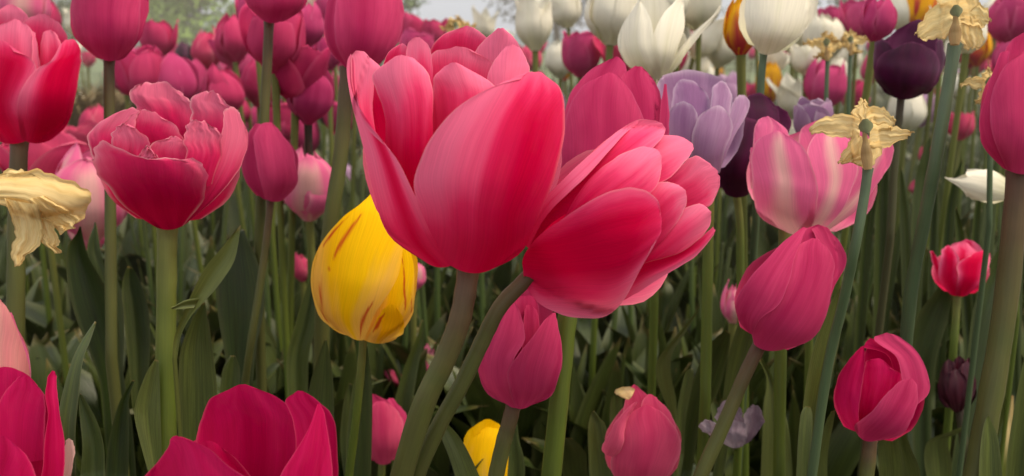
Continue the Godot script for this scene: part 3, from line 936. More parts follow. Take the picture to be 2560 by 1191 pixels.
	petal(t, B, "pink", 1.0, 2, [-20, 345, 70, 350, -75, 300, 60, 310, -95, 230, 50, 260, -85, 160, 90, 180, -50, 120, 75, 145, -20, 100, 35, 130], {"cc": 0.2, "pale": 0.08, "nu": 19, "nv": 28})
	petal(t, B, "pinkin", 0.4, 0, [-20, 300, 90, 300, -20, 200, 92, 200, -20, 120, 90, 130, -10, 70, 82, 80, 20, 54, 55, 56], {"pale": 0.22})
	petal(t, B, "pinkin", 0.45, 0, [78, 260, 96, 260, 80, 200, 100, 200, 78, 130, 96, 140, 80, 80, 88, 84], {"pale": 0.35, "nu": 7})
	petal(t, B, "pinkin", 0.15, 0, [90, 260, 160, 250, 96, 180, 160, 170, 100, 120, 156, 125, 106, 86, 146, 92, 116, 78, 130, 78], {"pale": 0.15})
	petal(t, B, "pinkin", -0.4, 0, [40, 200, 170, 200, 40, 120, 170, 130, 45, 70, 168, 95, 70, 45, 150, 60, 90, 38, 120, 42], {"pale": 0.1})
	petal(t, B, "pinkin", -0.5, 0, [-60, 160, 90, 160, -50, 80, 85, 80, -20, 40, 72, 45, 0, 22, 50, 22], {"pale": 0.2})
	back_petals(t, B, "pink", 0.75)

	# 6: yellow flower
	t = plant("tulip", "big yellow bloom with thin red streaks beneath the largest bloom", "tulip", [908, 848, 0.52, 900, 950, 0.525, 888, 1060, 0.53, 872, 1191, 0.54], 20, "green")
	B = body(0.52, 905, 852, 935, 470, 130, [0.35, 0.82, 1.0, 1.0, 0.92, 0.75, 0.4])
	petal(t, B, "yellow", 1.0, 5, [868, 838, 912, 850, 800, 795, 935, 790, 777, 705, 990, 700, 795, 625, 1008, 630, 850, 550, 1000, 560, 900, 510, 970, 510, 930, 480, 950, 480], {"nu": 41, "nv": 60, "streaks": [[-0.36, 0.40, -0.24, 0.76, 0.022], [-0.50, 0.14, -0.46, 0.36, 0.018], [0.30, 0.03, 0.42, 0.22, 0.022], [-0.56, 0.5, -0.50, 0.7, 0.012]]})
	petal(t, B, "yellow", 0.75, 0, [905, 848, 990, 848, 930, 800, 1030, 790, 960, 730, 1036, 730, 975, 650, 1032, 650, 960, 570, 1005, 570, 945, 500, 965, 500], {"nu": 33, "nv": 50, "streaks": [[0.34, 0.26, 0.04, 0.60, 0.022], [0.55, 0.2, 0.46, 0.42, 0.014]]})
	petal(t, B, "yellow", 0.95, 7, [918, 849, 975, 851, 930, 820, 1005, 835, 950, 785, 1010, 800, 968, 762, 990, 770], {"nu": 25, "nv": 30, "streaks": [[-0.5, 0.25, -0.42, 0.7, 0.07]]})
	petal(t, B, "yellow", 0.4, 0, [800, 790, 880, 840, 780, 710, 880, 710, 800, 620, 900, 620, 860, 540, 930, 540], {})
	back_petals(t, B, "yellow")

	# 7: magenta flower hanging under the pink one
	t = plant("tulip", "closed magenta bloom tucked under the bowing pink bloom", "tulip", [1285, 1010, 0.47, 1272, 1060, 0.47, 1258, 1110, 0.47, 1240, 1191, 0.47, 1222, 1280, 0.47], 38, "brown", "magenta tulips")
	B = body(0.47, 1293, 1018, 1318, 720, 106, [0.35, 0.82, 1.0, 1.0, 0.9, 0.72, 0.45])
	petal(t, B, "magenta", 1.0, 5, [1268, 1012, 1296, 1020, 1219, 985, 1276, 960, 1195, 926, 1280, 910, 1191, 885, 1300, 875, 1212, 825, 1314, 842, 1250, 772, 1306, 795, 1276, 752, 1290, 760], {"nu": 19, "nv": 30})
	petal(t, B, "magenta", 1.0, 9, [1290, 1021, 1325, 1015, 1273, 975, 1378, 990, 1268, 930, 1402, 925, 1293, 890, 1404, 870, 1330, 845, 1398, 822, 1362, 800, 1391, 790, 1382, 785, 1388, 784], {"nu": 19, "nv": 30, "cc": 0.3})
	petal(t, B, "magenta", 0.45, 0, [1270, 940, 1340, 940, 1275, 860, 1350, 860, 1280, 790, 1350, 800, 1290, 750, 1345, 750], {"pale": -0.5})
	petal(t, B, "magenta", 0.6, 0, [1300, 920, 1345, 900, 1305, 850, 1350, 840, 1310, 790, 1345, 790, 1318, 765, 1335, 768], {"pale": -0.2})
	petal(t, B, "magenta", -0.2, 0, [1270, 900, 1370, 900, 1260, 800, 1385, 800, 1290, 738, 1370, 735], {"pale": -0.2})
	back_petals(t, B, "magenta")

	# 8: magenta flower leaning right
	t = plant("tulip", "closed magenta bloom tilted on a slanting brown stem beneath the striped pink bloom", "tulip", [1902, 858, 0.50, 1862, 940, 0.50, 1815, 1050, 0.50, 1752, 1191, 0.50, 1715, 1290, 0.505], 34, "brown", "magenta tulips")
	B = body(0.50, 1900, 868, 2045, 570, 118, [0.4, 0.88, 1.02, 1.0, 0.86, 0.66, 0.42])
	petal(t, B, "magenta", 1.0, 2, [1886, 862, 1960, 874, 1880, 815, 2030, 850, 1915, 770, 2066, 790, 1960, 715, 2082, 710, 1982, 650, 2086, 655, 2000, 612, 2070, 620, 2022, 600, 2044, 600], {"nu": 21, "nv": 30})
	petal(t, B, "magenta", 1.0, 8, [1872, 832, 1884, 835, 1845, 800, 1900, 800, 1840, 755, 1945, 765, 1862, 712, 1968, 715, 1910, 655, 1984, 660, 1962, 602, 2000, 612, 2006, 570, 2018, 572], {"nu": 19, "nv": 30, "cc": -0.2})
	petal(t, B, "magenta", 0.45, 0, [2000, 850, 2062, 795, 2040, 760, 2085, 722, 2060, 680, 2112, 668, 2058, 630, 2114, 632, 2040, 595, 2098, 602, 2030, 574, 2076, 576], {"nu": 15})
	petal(t, B, "magenta", 0.35, 0, [1960, 700, 2060, 700, 1985, 640, 2080, 640, 1995, 600, 2085, 605, 2012, 574, 2072, 574, 2035, 566, 2055, 566], {"pale": -0.05})
	back_petals(t, B, "magenta")

	# 9: magenta flower lower right, mouth open to us
	t = plant("tulip", "magenta bloom showing its dark mouth, low near the plum bud", "tulip", [2176, 1100, 0.50, 2172, 1150, 0.50, 2166, 1200, 0.50, 2160, 1290, 0.50], 34, "brown", "magenta tulips")
	B = body(0.50, 2165, 1104, 2245, 840, 116, [0.4, 0.85, 1.0, 1.0, 0.95, 0.82, 0.6])
	petal(t, B, "crimson", 1.0, 2, [2128, 1072, 2150, 1080, 2096, 1035, 2148, 1030, 2087, 988, 2155, 985, 2102, 935, 2160, 935, 2130, 893, 2164, 895, 2152, 868, 2160, 868], {"nu": 15, "pale": 0.1})
	petal(t, B, "magenta", 1.0, 7, [2148, 1092, 2185, 1104, 2138, 1064, 2250, 1090, 2182, 1028, 2280, 1052, 2218, 985, 2294, 1010, 2245, 958, 2292, 965, 2265, 950, 2285, 953], {"nu": 21, "nv": 28})
	petal(t, B, "crimson", 0.55, 0, [2140, 1070, 2220, 1050, 2150, 990, 2245, 985, 2158, 930, 2254, 955, 2166, 905, 2252, 935, 2180, 898, 2225, 922], {"nu": 17, "pale": -0.2})
	petal(t, B, "crimson", -0.5, 0, [2150, 980, 2260, 980, 2155, 920, 2258, 920, 2162, 880, 2250, 890, 2180, 860, 2230, 870], {"pale": -0.3})
	petal(t, B, "magenta", 0.25, 0, [2262, 1040, 2294, 1012, 2258, 980, 2322, 985, 2252, 930, 2322, 945, 2240, 890, 2308, 900, 2200, 862, 2282, 868, 2185, 845, 2250, 843, 2205, 838, 2228, 838], {"pale": 0.1, "nu": 17, "nv": 28})
	petal(t, B, "crimson", 0.0, 0, [2250, 1000, 2270, 990, 2235, 930, 2262, 920, 2215, 885, 2250, 885, 2160, 870, 2225, 856, 2160, 866, 2175, 848], {"pale": 0.1})
	back_petals(t, B, "crimson")

	# 10: magenta flower at the bottom edge with a dried tip
	t = plant("tulip", "rose bloom with one sagging outer petal and a dried brown tip", "tulip", [1600, 1215, 0.55, 1598, 1260, 0.55, 1594, 1330, 0.55], 34, "brown", "magenta tulips")
	B = body(0.55, 1605, 1225, 1612, 960, 98, [0.4, 0.88, 1.0, 1.0, 0.88, 0.7, 0.45])
	petal(t, B, "rose", 1.0, 4, [1570, 1222, 1640, 1222, 1530, 1185, 1676, 1185, 1531, 1140, 1704, 1130, 1552, 1090, 1696, 1085, 1566, 1045, 1668, 1042, 1592, 1024, 1636, 1022], {"nu": 19, "nv": 26, "arch": 8.0})
	petal(t, B, "rose", 0.95, 10, [1505, 1128, 1534, 1143, 1506, 1118, 1552, 1128, 1522, 1085, 1562, 1095, 1540, 1052, 1566, 1060, 1565, 1025, 1585, 1025, 1586, 1008, 1594, 1006], {"nu": 11, "pale": 0.4, "arch": 14.0})
	petal(t, B, "rose", 0.35, 0, [1560, 1090, 1650, 1090, 1556, 1050, 1656, 1050, 1560, 1010, 1645, 1018, 1570, 985, 1622, 990, 1578, 966, 1590, 965], {"pale": 0.0})
	petal(t, B, "rose", 0.75, 2, [1600, 1100, 1690, 1100, 1600, 1040, 1690, 1062, 1605, 1005, 1668, 1022, 1618, 988, 1645, 1000], {"pale": -0.1})
	petal(t, B, "dry", 0.55, 6, [1572, 1000, 1588, 974, 1558, 998, 1574, 968, 1544, 990, 1560, 968, 1536, 982, 1546, 972], {"called": "dried_tip", "nu": 7, "nv": 8, "crumple": 6.0})
	back_petals(t, B, "rose")

	# 11: small magenta flower
	t = plant("tulip", "small magenta bloom low beside the paired thick stems", "tulip", [955, 1155, 0.75, 953, 1200, 0.75, 948, 1280, 0.76], 18, "green", "magenta tulips")
	B = body(0.75, 957, 1162, 954, 985, 66, [0.4, 0.85, 1.0, 1.0, 0.92, 0.78, 0.55])
	petal(t, B, "rose", 1.0, 3, [940, 1158, 975, 1158, 912, 1122, 1002, 1115, 898, 1082, 1009, 1068, 906, 1038, 998, 1034, 928, 1014, 970, 1010], {"nu": 15, "nv": 20})
	petal(t, B, "magenta", 0.8, 0, [925, 1150, 950, 1150, 893, 1100, 920, 1100, 886, 1050, 920, 1060, 898, 1022, 918, 1024], {"nu": 9})
	petal(t, B, "magenta", 0.7, 0, [980, 1150, 1000, 1120, 990, 1080, 1021, 1060, 980, 1030, 1012, 1030, 968, 1000, 982, 998], {"nu": 9})
	petal(t, B, "magenta", 0.2, 0, [920, 1060, 990, 1060, 905, 1030, 980, 1030, 915, 1005, 970, 1005, 925, 988, 940, 990], {"ruffle": 3.0, "pale": -0.2})
	back_petals(t, B, "magenta")

	# 12: crimson flower at the bottom
	t = plant("tulip", "wide crimson bloom seen into from above, at the bottom below the ruffled bloom", "tulip", [620, 1430, 0.36, 618, 1500, 0.36, 612, 1600, 0.36], 54, "green")
	B = body(0.36, 615, 1440, 620, 960, 228, [0.3, 0.75, 0.95, 1.0, 1.0, 0.95, 0.85])
	petal(t, B, "crimson", -0.55, 0, [480, 1330, 780, 1330, 470, 1220, 800, 1220, 486, 1110, 800, 1130, 502, 1045, 782, 1070, 520, 1005, 745, 1035, 545, 985, 690, 992, 580, 973, 640, 976], {"nu": 25, "nv": 36, "pale": -0.1, "cc": 0.3})
	petal(t, B, "crimson", -0.15, 0, [720, 1300, 842, 1300, 735, 1180, 845, 1190, 740, 1100, 842, 1090, 730, 1045, 828, 1035, 712, 1005, 788, 998, 735, 984, 760, 981], {"nu": 17, "nv": 26})
	petal(t, B, "crimson", 0.5, 0, [640, 1420, 760, 1420, 660, 1290, 832, 1300, 700, 1188, 830, 1190, 738, 1130, 826, 1118, 770, 1076, 812, 1042, 793, 1012, 800, 1010], {"nu": 17, "nv": 26, "pale": 0.2})
	petal(t, B, "crimson", 0.95, 5, [560, 1430, 640, 1430, 400, 1320, 660, 1330, 350, 1220, 640, 1220, 385, 1165, 575, 1168, 416, 1125, 520, 1122, 424, 1098, 455, 1096], {"nu": 21, "nv": 28, "pale": 0.1})
	petal(t, B, "crimson", 0.2, 0, [500, 1360, 640, 1360, 490, 1240, 650, 1240, 470, 1150, 600, 1160, 480, 1115, 560, 1125], {"pale": -0.2})
	back_petals(t, B, "crimson", 0.75)

	# 13: crimson flower at the bottom left corner
	t = plant("tulip", "crimson bloom with an upright pointed petal in the bottom corner", "tulip", [40, 1380, 0.38, 38, 1450, 0.38, 34, 1550, 0.38], 50, "green")
	B = body(0.38, 30, 1390, 30, 940, 150, [0.3, 0.8, 1.0, 1.0, 0.95, 0.9, 0.8])
	petal(t, B, "crimson", -0.4, 0, [-80, 1300, 130, 1300, -90, 1150, 130, 1150, -80, 1020, 130, 1040, -50, 955, 118, 1000, -20, 928, 92, 962], {"nu": 21, "nv": 28})
	petal(t, B, "crimson", 0.0, 0, [-20, 1150, 110, 1150, -10, 1030, 112, 1030, 20, 970, 108, 985, 48, 942, 82, 955], {"pale": 0.1})
	petal(t, B, "crimson", 0.4, 0, [60, 1330, 140, 1320, 100, 1200, 158, 1190, 110, 1110, 162, 1112, 120, 1040, 148, 1030, 112, 985, 143, 985, 118, 945, 141, 950, 126, 928, 138, 932], {"nu": 13, "nv": 28})
	petal(t, B, "crimson", 1.0, 5, [-30, 1380, 70, 1380, -100, 1290, 110, 1290, -110, 1200, 88, 1192, -60, 1130, 70, 1145, -30, 1095, 35, 1112], {"nu": 19, "nv": 24, "pale": 0.15})
	petal(t, B, "cream", -0.3, 0, [120, 1250, 165, 1240, 150, 1190, 180, 1170, 158, 1130, 186, 1125, 164, 1100, 182, 1104], {"nu": 9})
	back_petals(t, B, "crimson", 0.8)

	# 14: pale flower at the left edge
	t = plant("tulip", "pale salmon bloom half outside the picture above the corner bloom", "tulip", [-20, 1040, 0.50, -20, 1120, 0.50, -22, 1250, 0.50], 34, "green")
	B = body(0.50, -18, 1040, -12, 745, 92, [0.4, 0.88, 1.0, 0.98, 0.88, 0.7, 0.45])
	petal(t, B, "salmon", 1.0, 3, [-50, 1030, 20, 1030, -100, 950, 70, 960, -100, 880, 66, 890, -70, 820, 44, 830, -40, 770, 18, 775, -15, 750, 2, 752], {"nu": 19, "nv": 26})
	petal(t, B, "pinkwhite", 0.6, 0, [20, 1020, 60, 1000, 30, 930, 76, 950, 25, 860, 68, 880, 25, 810, 48, 835, 24, 782, 32, 790], {"nu": 11, "pale": 0.3})
	back_petals(t, B, "salmon")

	# 15: lilac flower
	t = plant("tulip", "large lilac bloom, dusty violet, behind the bowing pink bloom", "tulip", [1775, 425, 0.58, 1772, 560, 0.58, 1768, 760, 0.58, 1764, 1000, 0.58], 26, "green", "lilac tulips")
	B = body(0.58, 1765, 440, 1745, 180, 112, [0.3, 0.72, 0.92, 1.0, 1.0, 0.92, 0.78])
	petal(t, B, "lilac", 1.0, 6, [1740, 432, 1800, 432, 1728, 390, 1812, 385, 1733, 330, 1828, 335, 1748, 290, 1830, 305, 1775, 270, 1815, 275], {"nu": 17, "nv": 24})
	petal(t, B, "lilac", 1.0, 2, [1735, 432, 1765, 432, 1680, 385, 1750, 400, 1664, 330, 1746, 335, 1668, 285, 1746, 290, 1690, 260, 1730, 264], {"nu": 17, "nv": 24})
	petal(t, B, "lilac", 0.3, 0, [1785, 430, 1800, 425, 1800, 370, 1832, 350, 1818, 310, 1866, 290, 1828, 270, 1876, 260, 1838, 246, 1862, 240], {"nu": 13, "pale": 0.1})
	petal(t, B, "lilac", -0.4, 0, [1660, 340, 1820, 340, 1644, 262, 1834, 268, 1643, 214, 1826, 224, 1656, 190, 1808, 200], {"nu": 21, "round1": 0.13})
	petal(t, B, "lilac", 0.2, 0, [1684, 330, 1775, 330, 1680, 265, 1776, 275, 1684, 222, 1772, 240, 1696, 204, 1756, 220], {"pale": -0.3})
	petal(t, B, "lilac", 0.35, 0, [1770, 320, 1820, 310, 1776, 260, 1828, 260, 1782, 220, 1828, 230, 1795, 206, 1815, 208], {"pale": 0.1})
	back_petals(t, B, "lilac")

	# 16: pink and white flower
	t = plant("tulip", "large bloom striped pale pink and cream behind a withered daffodil", "tulip", [1962, 575, 0.56, 1958, 700, 0.56, 1952, 900, 0.56, 1948, 1191, 0.56], 28, "green", "pink and white tulips")
	B = body(0.56, 2005, 582, 2060, 310, 172, [0.35, 0.78, 0.97, 1.0, 1.0, 0.95, 0.85])
	petal(t, B, "pinkwhite", 1.0, 7, [1965, 580, 2025, 578, 1902, 545, 2040, 540, 1884, 490, 2047, 490, 1882, 440, 2038, 440, 1880, 388, 2022, 388, 1892, 352, 1998, 358, 1920, 336, 1965, 338], {"nu": 25, "nv": 34})
	petal(t, B, "pinkwhite", 1.0, 2, [1990, 580, 2060, 576, 2020, 540, 2110, 520, 2036, 470, 2140, 450, 2022, 410, 2148, 405, 2020, 370, 2138, 365, 2042, 336, 2110, 340, 2062, 329, 2090, 330], {"nu": 25, "nv": 34})
	petal(t, B, "pinkwhite", 0.6, 0, [2030, 576, 2085, 568, 2100, 510, 2150, 520, 2140, 450, 2194, 462, 2155, 400, 2224, 416, 2180, 362, 2234, 376, 2212, 350, 2230, 356], {"nu": 15, "pale": 0.15})
	petal(t, B, "pinkwhite", 0.3, 0, [1884, 420, 1960, 420, 1882, 370, 1975, 370, 1886, 325, 1976, 345, 1898, 300, 1962, 318, 1908, 294, 1930, 297], {"pale": 0.3})
	petal(t, B, "pinkwhite", 0.5, 0, [1877, 470, 1900, 480, 1874, 420, 1900, 420, 1876, 385, 1896, 390, 1878, 368, 1886, 372], {"pale": 0.5, "nu": 7})
	petal(t, B, "pinkwhite", -0.3, 0, [1990, 420, 2150, 420, 1996, 350, 2145, 360, 2005, 322, 2130, 335, 2030, 308, 2090, 318], {"pale": 0.6})
	petal(t, B, "pinkwhite", -0.1, 0, [2090, 440, 2190, 430, 2100, 370, 2185, 370, 2110, 335, 2170, 340], {"pale": 0.5})
	back_petals(t, B, "pinkwhite")

	# 17: magenta flower at the right edge
	t = plant("tulip", "tall magenta bloom cut off by the picture edge above a white bloom", "tulip", [2548, 428, 0.50, 2536, 560, 0.50, 2515, 760, 0.50, 2480, 980, 0.50, 2440, 1191, 0.50, 2420, 1290, 0.50], 54, "brown", "magenta tulips")
	B = body(0.50, 2550, 430, 2570, 90, 112, [0.4, 0.85, 1.0, 1.0, 0.95, 0.82, 0.55])
	petal(t, B, "magenta", 1.0, 5, [2518, 424, 2600, 425, 2482, 340, 2660, 350, 2476, 270, 2680, 280, 2490, 205, 2670, 200, 2520, 158, 2640, 150, 2560, 130, 2600, 130], {"nu": 19, "nv": 28})
	petal(t, B, "magenta", 0.85, 0, [2505, 418, 2540, 425, 2462, 372, 2530, 380, 2449, 322, 2510, 330, 2455, 270, 2510, 270, 2476, 200, 2520, 190, 2502, 135, 2525, 130], {"nu": 13, "nv": 24, "pale": -0.1})
	petal(t, B, "magenta", 0.1, 0, [2500, 220, 2640, 220, 2505, 150, 2630, 150, 2525, 105, 2610, 105, 2555, 84, 2590, 84], {"pale": -0.1})
	back_petals(t, B, "magenta")

	# 18: magenta bud
	t = plant("tulip", "closed rose magenta bloom just right of the ruffled bloom", "tulip", [676, 498, 0.66, 668, 580, 0.66, 652, 700, 0.66, 628, 850, 0.66, 612, 960, 0.67], 18, "brown", "magenta tulips")
	B = body(0.66, 680, 502, 672, 300, 71, [0.4, 0.85, 1.0, 1.0, 0.92, 0.76, 0.5])
	petal(t, B, "magenta", 1.0, 4, [662, 497, 708, 500, 648, 440, 742, 462, 634, 370, 742, 420, 635, 335, 730, 370, 652, 312, 704, 335, 668, 308, 684, 312], {"nu": 17, "nv": 24, "pale": 0.1})
	petal(t, B, "magenta", 0.9, 0, [650, 492, 672, 500, 615, 455, 656, 450, 604, 400, 650, 390, 614, 345, 648, 340, 634, 312, 650, 312], {"nu": 13, "pale": -0.25})
	petal(t, B, "magenta", 0.2, 0, [640, 400, 720, 400, 640, 350, 715, 360, 650, 320, 700, 330, 665, 308, 685, 312], {"pale": -0.2})
	back_petals(t, B, "magenta")

	# 19: tall magenta upper left
	t = plant("tulip", "tall plum pink bloom with a grey brown stem beside the cut off pink bloom", "tulip", [272, 148, 0.62, 272, 220, 0.62, 274, 400, 0.62, 276, 640, 0.62, 278, 900, 0.62], 26, "brown", "magenta tulips")
	B = body(0.62, 272, 150, 275, -110, 94, [0.35, 0.82, 1.0, 1.0, 0.95, 0.8, 0.5])
	petal(t, B, "magenta", 1.0, 4, [245, 144, 300, 146, 192, 95, 338, 105, 179, 40, 351, 45, 182, -10, 348, -10, 205, -60, 325, -60, 245, -95, 290, -95], {"nu": 19, "nv": 26, "pale": -0.05})
	petal(t, B, "magenta", 0.7, 0, [285, 150, 315, 142, 320, 105, 350, 95, 330, 50, 366, 45, 325, 0, 372, 0, 310, -50, 355, -50], {"nu": 13, "pale": -0.1})
	petal(t, B, "magenta", 0.8, -3, [235, 140, 265, 148, 186, 95, 230, 110, 176, 45, 220, 40, 180, -10, 220, -20, 205, -70, 230, -80], {"nu": 11})
	back_petals(t, B, "magenta")

	# 20: tall magenta top, left of the big one
	t = plant("tulip", "tall plum pink bloom directly behind the largest bloom's raised rim", "tulip", [868, 168, 0.62, 862, 260, 0.62, 850, 400, 0.62, 826, 560, 0.62, 806, 760, 0.63], 36, "brown", "magenta tulips")
	B = body(0.62, 890, 172, 925, -90, 98, [0.4, 0.85, 1.0, 1.0, 0.93, 0.8, 0.5])
	petal(t, B, "magenta", 1.0, 4, [868, 168, 925, 166, 840, 110, 985, 125, 836, 50, 1006, 60, 842, -10, 1004, 0, 870, -60, 975, -60], {"nu": 19, "nv": 24, "pale": -0.05})
	petal(t, B, "magenta", 0.85, 0, [860, 166, 878, 170, 824, 125, 850, 120, 812, 75, 845, 60, 816, 10, 850, 0, 840, -50, 870, -60], {"nu": 11, "pale": -0.15})
	petal(t, B, "magenta", 0.4, 0, [930, 165, 952, 158, 985, 115, 998, 100, 1000, 50, 1008, 50, 990, 0, 1003, 0], {"nu": 9})
	back_petals(t, B, "magenta")

	# 21: magenta top with dark stem
	t = plant("tulip", "plum pink bloom cut by the top edge on a dark brown stem", "tulip", [672, 52, 0.68, 668, 150, 0.68, 660, 300, 0.68, 652, 480, 0.68, 646, 700, 0.69], 24, "brown", "magenta tulips")
	B = body(0.68, 680, 54, 690, -140, 80, [0.4, 0.85, 1.0, 1.0, 0.93, 0.8, 0.5])
	petal(t, B, "magenta", 1.0, 4, [655, 50, 705, 52, 620, 15, 750, 25, 606, -20, 765, -20, 615, -70, 760, -70, 650, -120, 720, -120], {"nu": 17, "nv": 22, "pale": -0.15})
	petal(t, B, "magenta", 0.7, 0, [690, 52, 720, 48, 730, 30, 760, 18, 745, -20, 772, -30, 735, -70, 765, -70], {"nu": 11, "pale": -0.25})
	back_petals(t, B, "magenta")

	# 22: big white pointed flower
	t = plant("tulip", "tall cream white bloom with spread pointed petals behind the plum pink bloom", "tulip", [1630, 190, 0.66, 1632, 300, 0.66, 1634, 500, 0.66, 1636, 760, 0.66], 20, "green", "white tulips")
	B = body(0.66, 1635, 196, 1640, 0, 82, [0.4, 0.8, 1.0, 1.0, 0.95, 0.85, 0.75])
	petal(t, B, "white", 1.0, 3, [1618, 194, 1655, 194, 1570, 165, 1650, 160, 1546, 120, 1640, 110, 1552, 75, 1630, 60, 1572, 38, 1618, 28, 1592, 8, 1606, 6, 1602, -6, 1606, -6], {"nu": 15, "nv": 24, "arch": 6.0})
	petal(t, B, "white", 1.0, 0, [1625, 194, 1668, 190, 1635, 150, 1690, 135, 1634, 90, 1710, 70, 1660, 35, 1712, 20, 1690, 0, 1708, -10, 1706, -30, 1712, -30], {"nu": 15, "nv": 24, "arch": 6.0})
	petal(t, B, "white", 0.3, 0, [1655, 190, 1690, 170, 1690, 140, 1730, 115, 1730, 85, 1765, 70, 1775, 45, 1795, 35, 1800, 15, 1806, 14], {"nu": 9})
	petal(t, B, "white", -0.4, 0, [1580, 150, 1690, 150, 1570, 80, 1700, 80, 1590, 20, 1680, 20, 1620, -20, 1650, -20], {})
	back_petals(t, B, "white")

	# 23: white flower top right
	t = plant("tulip", "plump cream white bloom against the red and yellow bloom at the top", "tulip", [1910, 132, 0.64, 1904, 200, 0.64, 1896, 330, 0.64, 1890, 560, 0.64], 18, "grey", "white tulips")
	B = body(0.64, 1915, 134, 1955, -90, 86, [0.4, 0.86, 1.0, 1.0, 0.93, 0.8, 0.5])
	petal(t, B, "white", 1.0, 3, [1896, 130, 1940, 132, 1868, 80, 2000, 85, 1862, 30, 2030, 30, 1872, -20, 2030, -30, 1920, -80, 1990, -80], {"nu": 17, "nv": 22, "arch": 4.0})
	petal(t, B, "white", 0.6, 0, [1930, 133, 1955, 125, 1985, 95, 2010, 80, 2010, 40, 2042, 30, 2020, -20, 2050, -30], {"nu": 11})
	back_petals(t, B, "white")

	# 24: dark purple flower
	t = plant("tulip", "open blackish purple bloom below a withered daffodil at the top", "tulip", [2254, 238, 0.68, 2248, 300, 0.68, 2238, 400, 0.68, 2226, 600, 0.68], 18, "dark", "dark purple tulips")
	B = body(0.68, 2260, 242, 2285, 60, 89, [0.4, 0.82, 0.98, 1.0, 1.0, 0.95, 0.85])
	petal(t, B, "purple", 1.0, 4, [2225, 238, 2300, 240, 2188, 200, 2335, 215, 2190, 160, 2350, 165, 2210, 132, 2340, 130, 2245, 120, 2310, 116], {"nu": 17, "nv": 22})
	petal(t, B, "purple", 0.6, 0, [2210, 230, 2240, 238, 2186, 180, 2225, 190, 2184, 130, 2240, 140, 2188, 104, 2225, 110], {"nu": 11, "pale": 0.1})
	petal(t, B, "purple", 0.6, 0, [2310, 236, 2330, 228, 2335, 180, 2362, 165, 2340, 130, 2363, 125, 2340, 104, 2356, 102], {"nu": 11, "pale": 0.1})
	petal(t, B, "purple", -0.5, 0, [2210, 180, 2340, 180, 2215, 120, 2345, 125, 2235, 82, 2342, 90, 2275, 56, 2320, 60], {"nu": 15, "pale": 0.35})
	back_petals(t, B, "purple")

	# 25: dark purple pair beside the lilac
	t = plant("tulip", "blackish purple bloom wedged between the lilac and striped pink blooms", "tulip", [1842, 488, 0.64, 1850, 560, 0.64, 1852, 700, 0.64, 1856, 900, 0.64], 20, "green", "dark purple tulips")
	B = body(0.64, 1840, 492, 1870, 240, 84, [0.4, 0.85, 1.0, 1.0, 0.97, 0.9, 0.75])
	petal(t, B, "purple", 1.0, 3, [1815, 486, 1870, 488, 1790, 440, 1900, 440, 1790, 380, 1920, 385, 1815, 330, 1925, 340, 1845, 300, 1905, 315], {"nu": 15, "nv": 20})
	petal(t, B, "purple", 0.4, 0, [1850, 400, 1930, 400, 1850, 330, 1950, 330, 1860, 270, 1945, 275, 1870, 240, 1925, 248], {"nu": 13, "pale": 0.2})
	petal(t, B, "purple", 0.2, 0, [1900, 350, 1960, 360, 1905, 310, 1978, 315, 1915, 280, 1972, 285, 1930, 270, 1958, 272], {"nu": 11, "pale": 0.3})
	back_petals(t, B, "purple")

	# 26: small pink flower right
	t = plant("tulip", "small bright pink bloom alone above the plum bud", "tulip", [2394, 738, 0.76, 2390, 800, 0.76, 2384, 880, 0.76, 2376, 1000, 0.77], 18, "green", "pink tulips flamed crimson")
	B = body(0.76, 2398, 740, 2408, 606, 74, [0.4, 0.8, 0.98, 1.0, 0.98, 0.85, 0.65])
	petal(t, B, "pink", 1.0, 4, [2388, 738, 2420, 738, 2396, 700, 2460, 700, 2394, 660, 2477, 655, 2430, 640, 2478, 634], {"nu": 13, "nv": 18, "pale": -0.1})
	petal(t, B, "pink", 1.0, 2, [2376, 736, 2402, 738, 2346, 695, 2400, 700, 2350, 650, 2400, 655, 2356, 625, 2395, 640, 2365, 616, 2382, 622], {"nu": 13, "nv": 18, "pale": 0.0})
	petal(t, B, "pink", 0.7, 0, [2350, 705, 2372, 720, 2336, 670, 2358, 690, 2328, 640, 2346, 650, 2326, 627, 2333, 630], {"nu": 7, "pale": -0.1})
	petal(t, B, "pink", 0.5, 0, [2380, 690, 2450, 690, 2372, 650, 2450, 650, 2376, 620, 2445, 630, 2390, 610, 2425, 614], {"pale": 0.3})
	petal(t, B, "pink", -0.3, 0, [2360, 680, 2460, 680, 2362, 640, 2465, 640, 2380, 612, 2450, 615, 2405, 604, 2435, 606], {"pale": 0.1})
	back_petals(t, B, "pink")

	# 27: white flower lying sideways
	t = plant("tulip", "small white bloom lying on its side beneath the tall magenta bloom", "tulip", [2522, 490, 0.70, 2532, 520, 0.70, 2540, 600, 0.70, 2544, 800, 0.70], 10, "green", "white tulips")
	B = body(0.70, 2528, 478, 2368, 448, 42, [0.5, 0.9, 1.0, 0.9, 0.7, 0.45, 0.15])
	petal(t, B, "white", 1.0, 3, [2520, 500, 2524, 470, 2480, 503, 2490, 450, 2430, 495, 2440, 440, 2400, 470, 2400, 445, 2364, 444, 2368, 442], {"nu": 13, "nv": 20})
	petal(t, B, "white", 0.8, 0, [2524, 490, 2520, 450, 2490, 480, 2480, 426, 2450, 465, 2435, 424, 2425, 450, 2420, 422], {"nu": 13, "nv": 18})
	petal(t, B, "white", 0.3, 0, [2505, 500, 2510, 480, 2450, 504, 2460, 480, 2415, 490, 2420, 470], {"nu": 9})
	back_petals(t, B, "white")

	# 28: plum bud
	t = plant("tulip", "small crumpled plum coloured bud below the small bright pink bloom", "tulip", [2398, 1020, 0.73, 2404, 1060, 0.73, 2412, 1120, 0.73, 2420, 1200, 0.74], 20, "dark", "dark purple tulips")
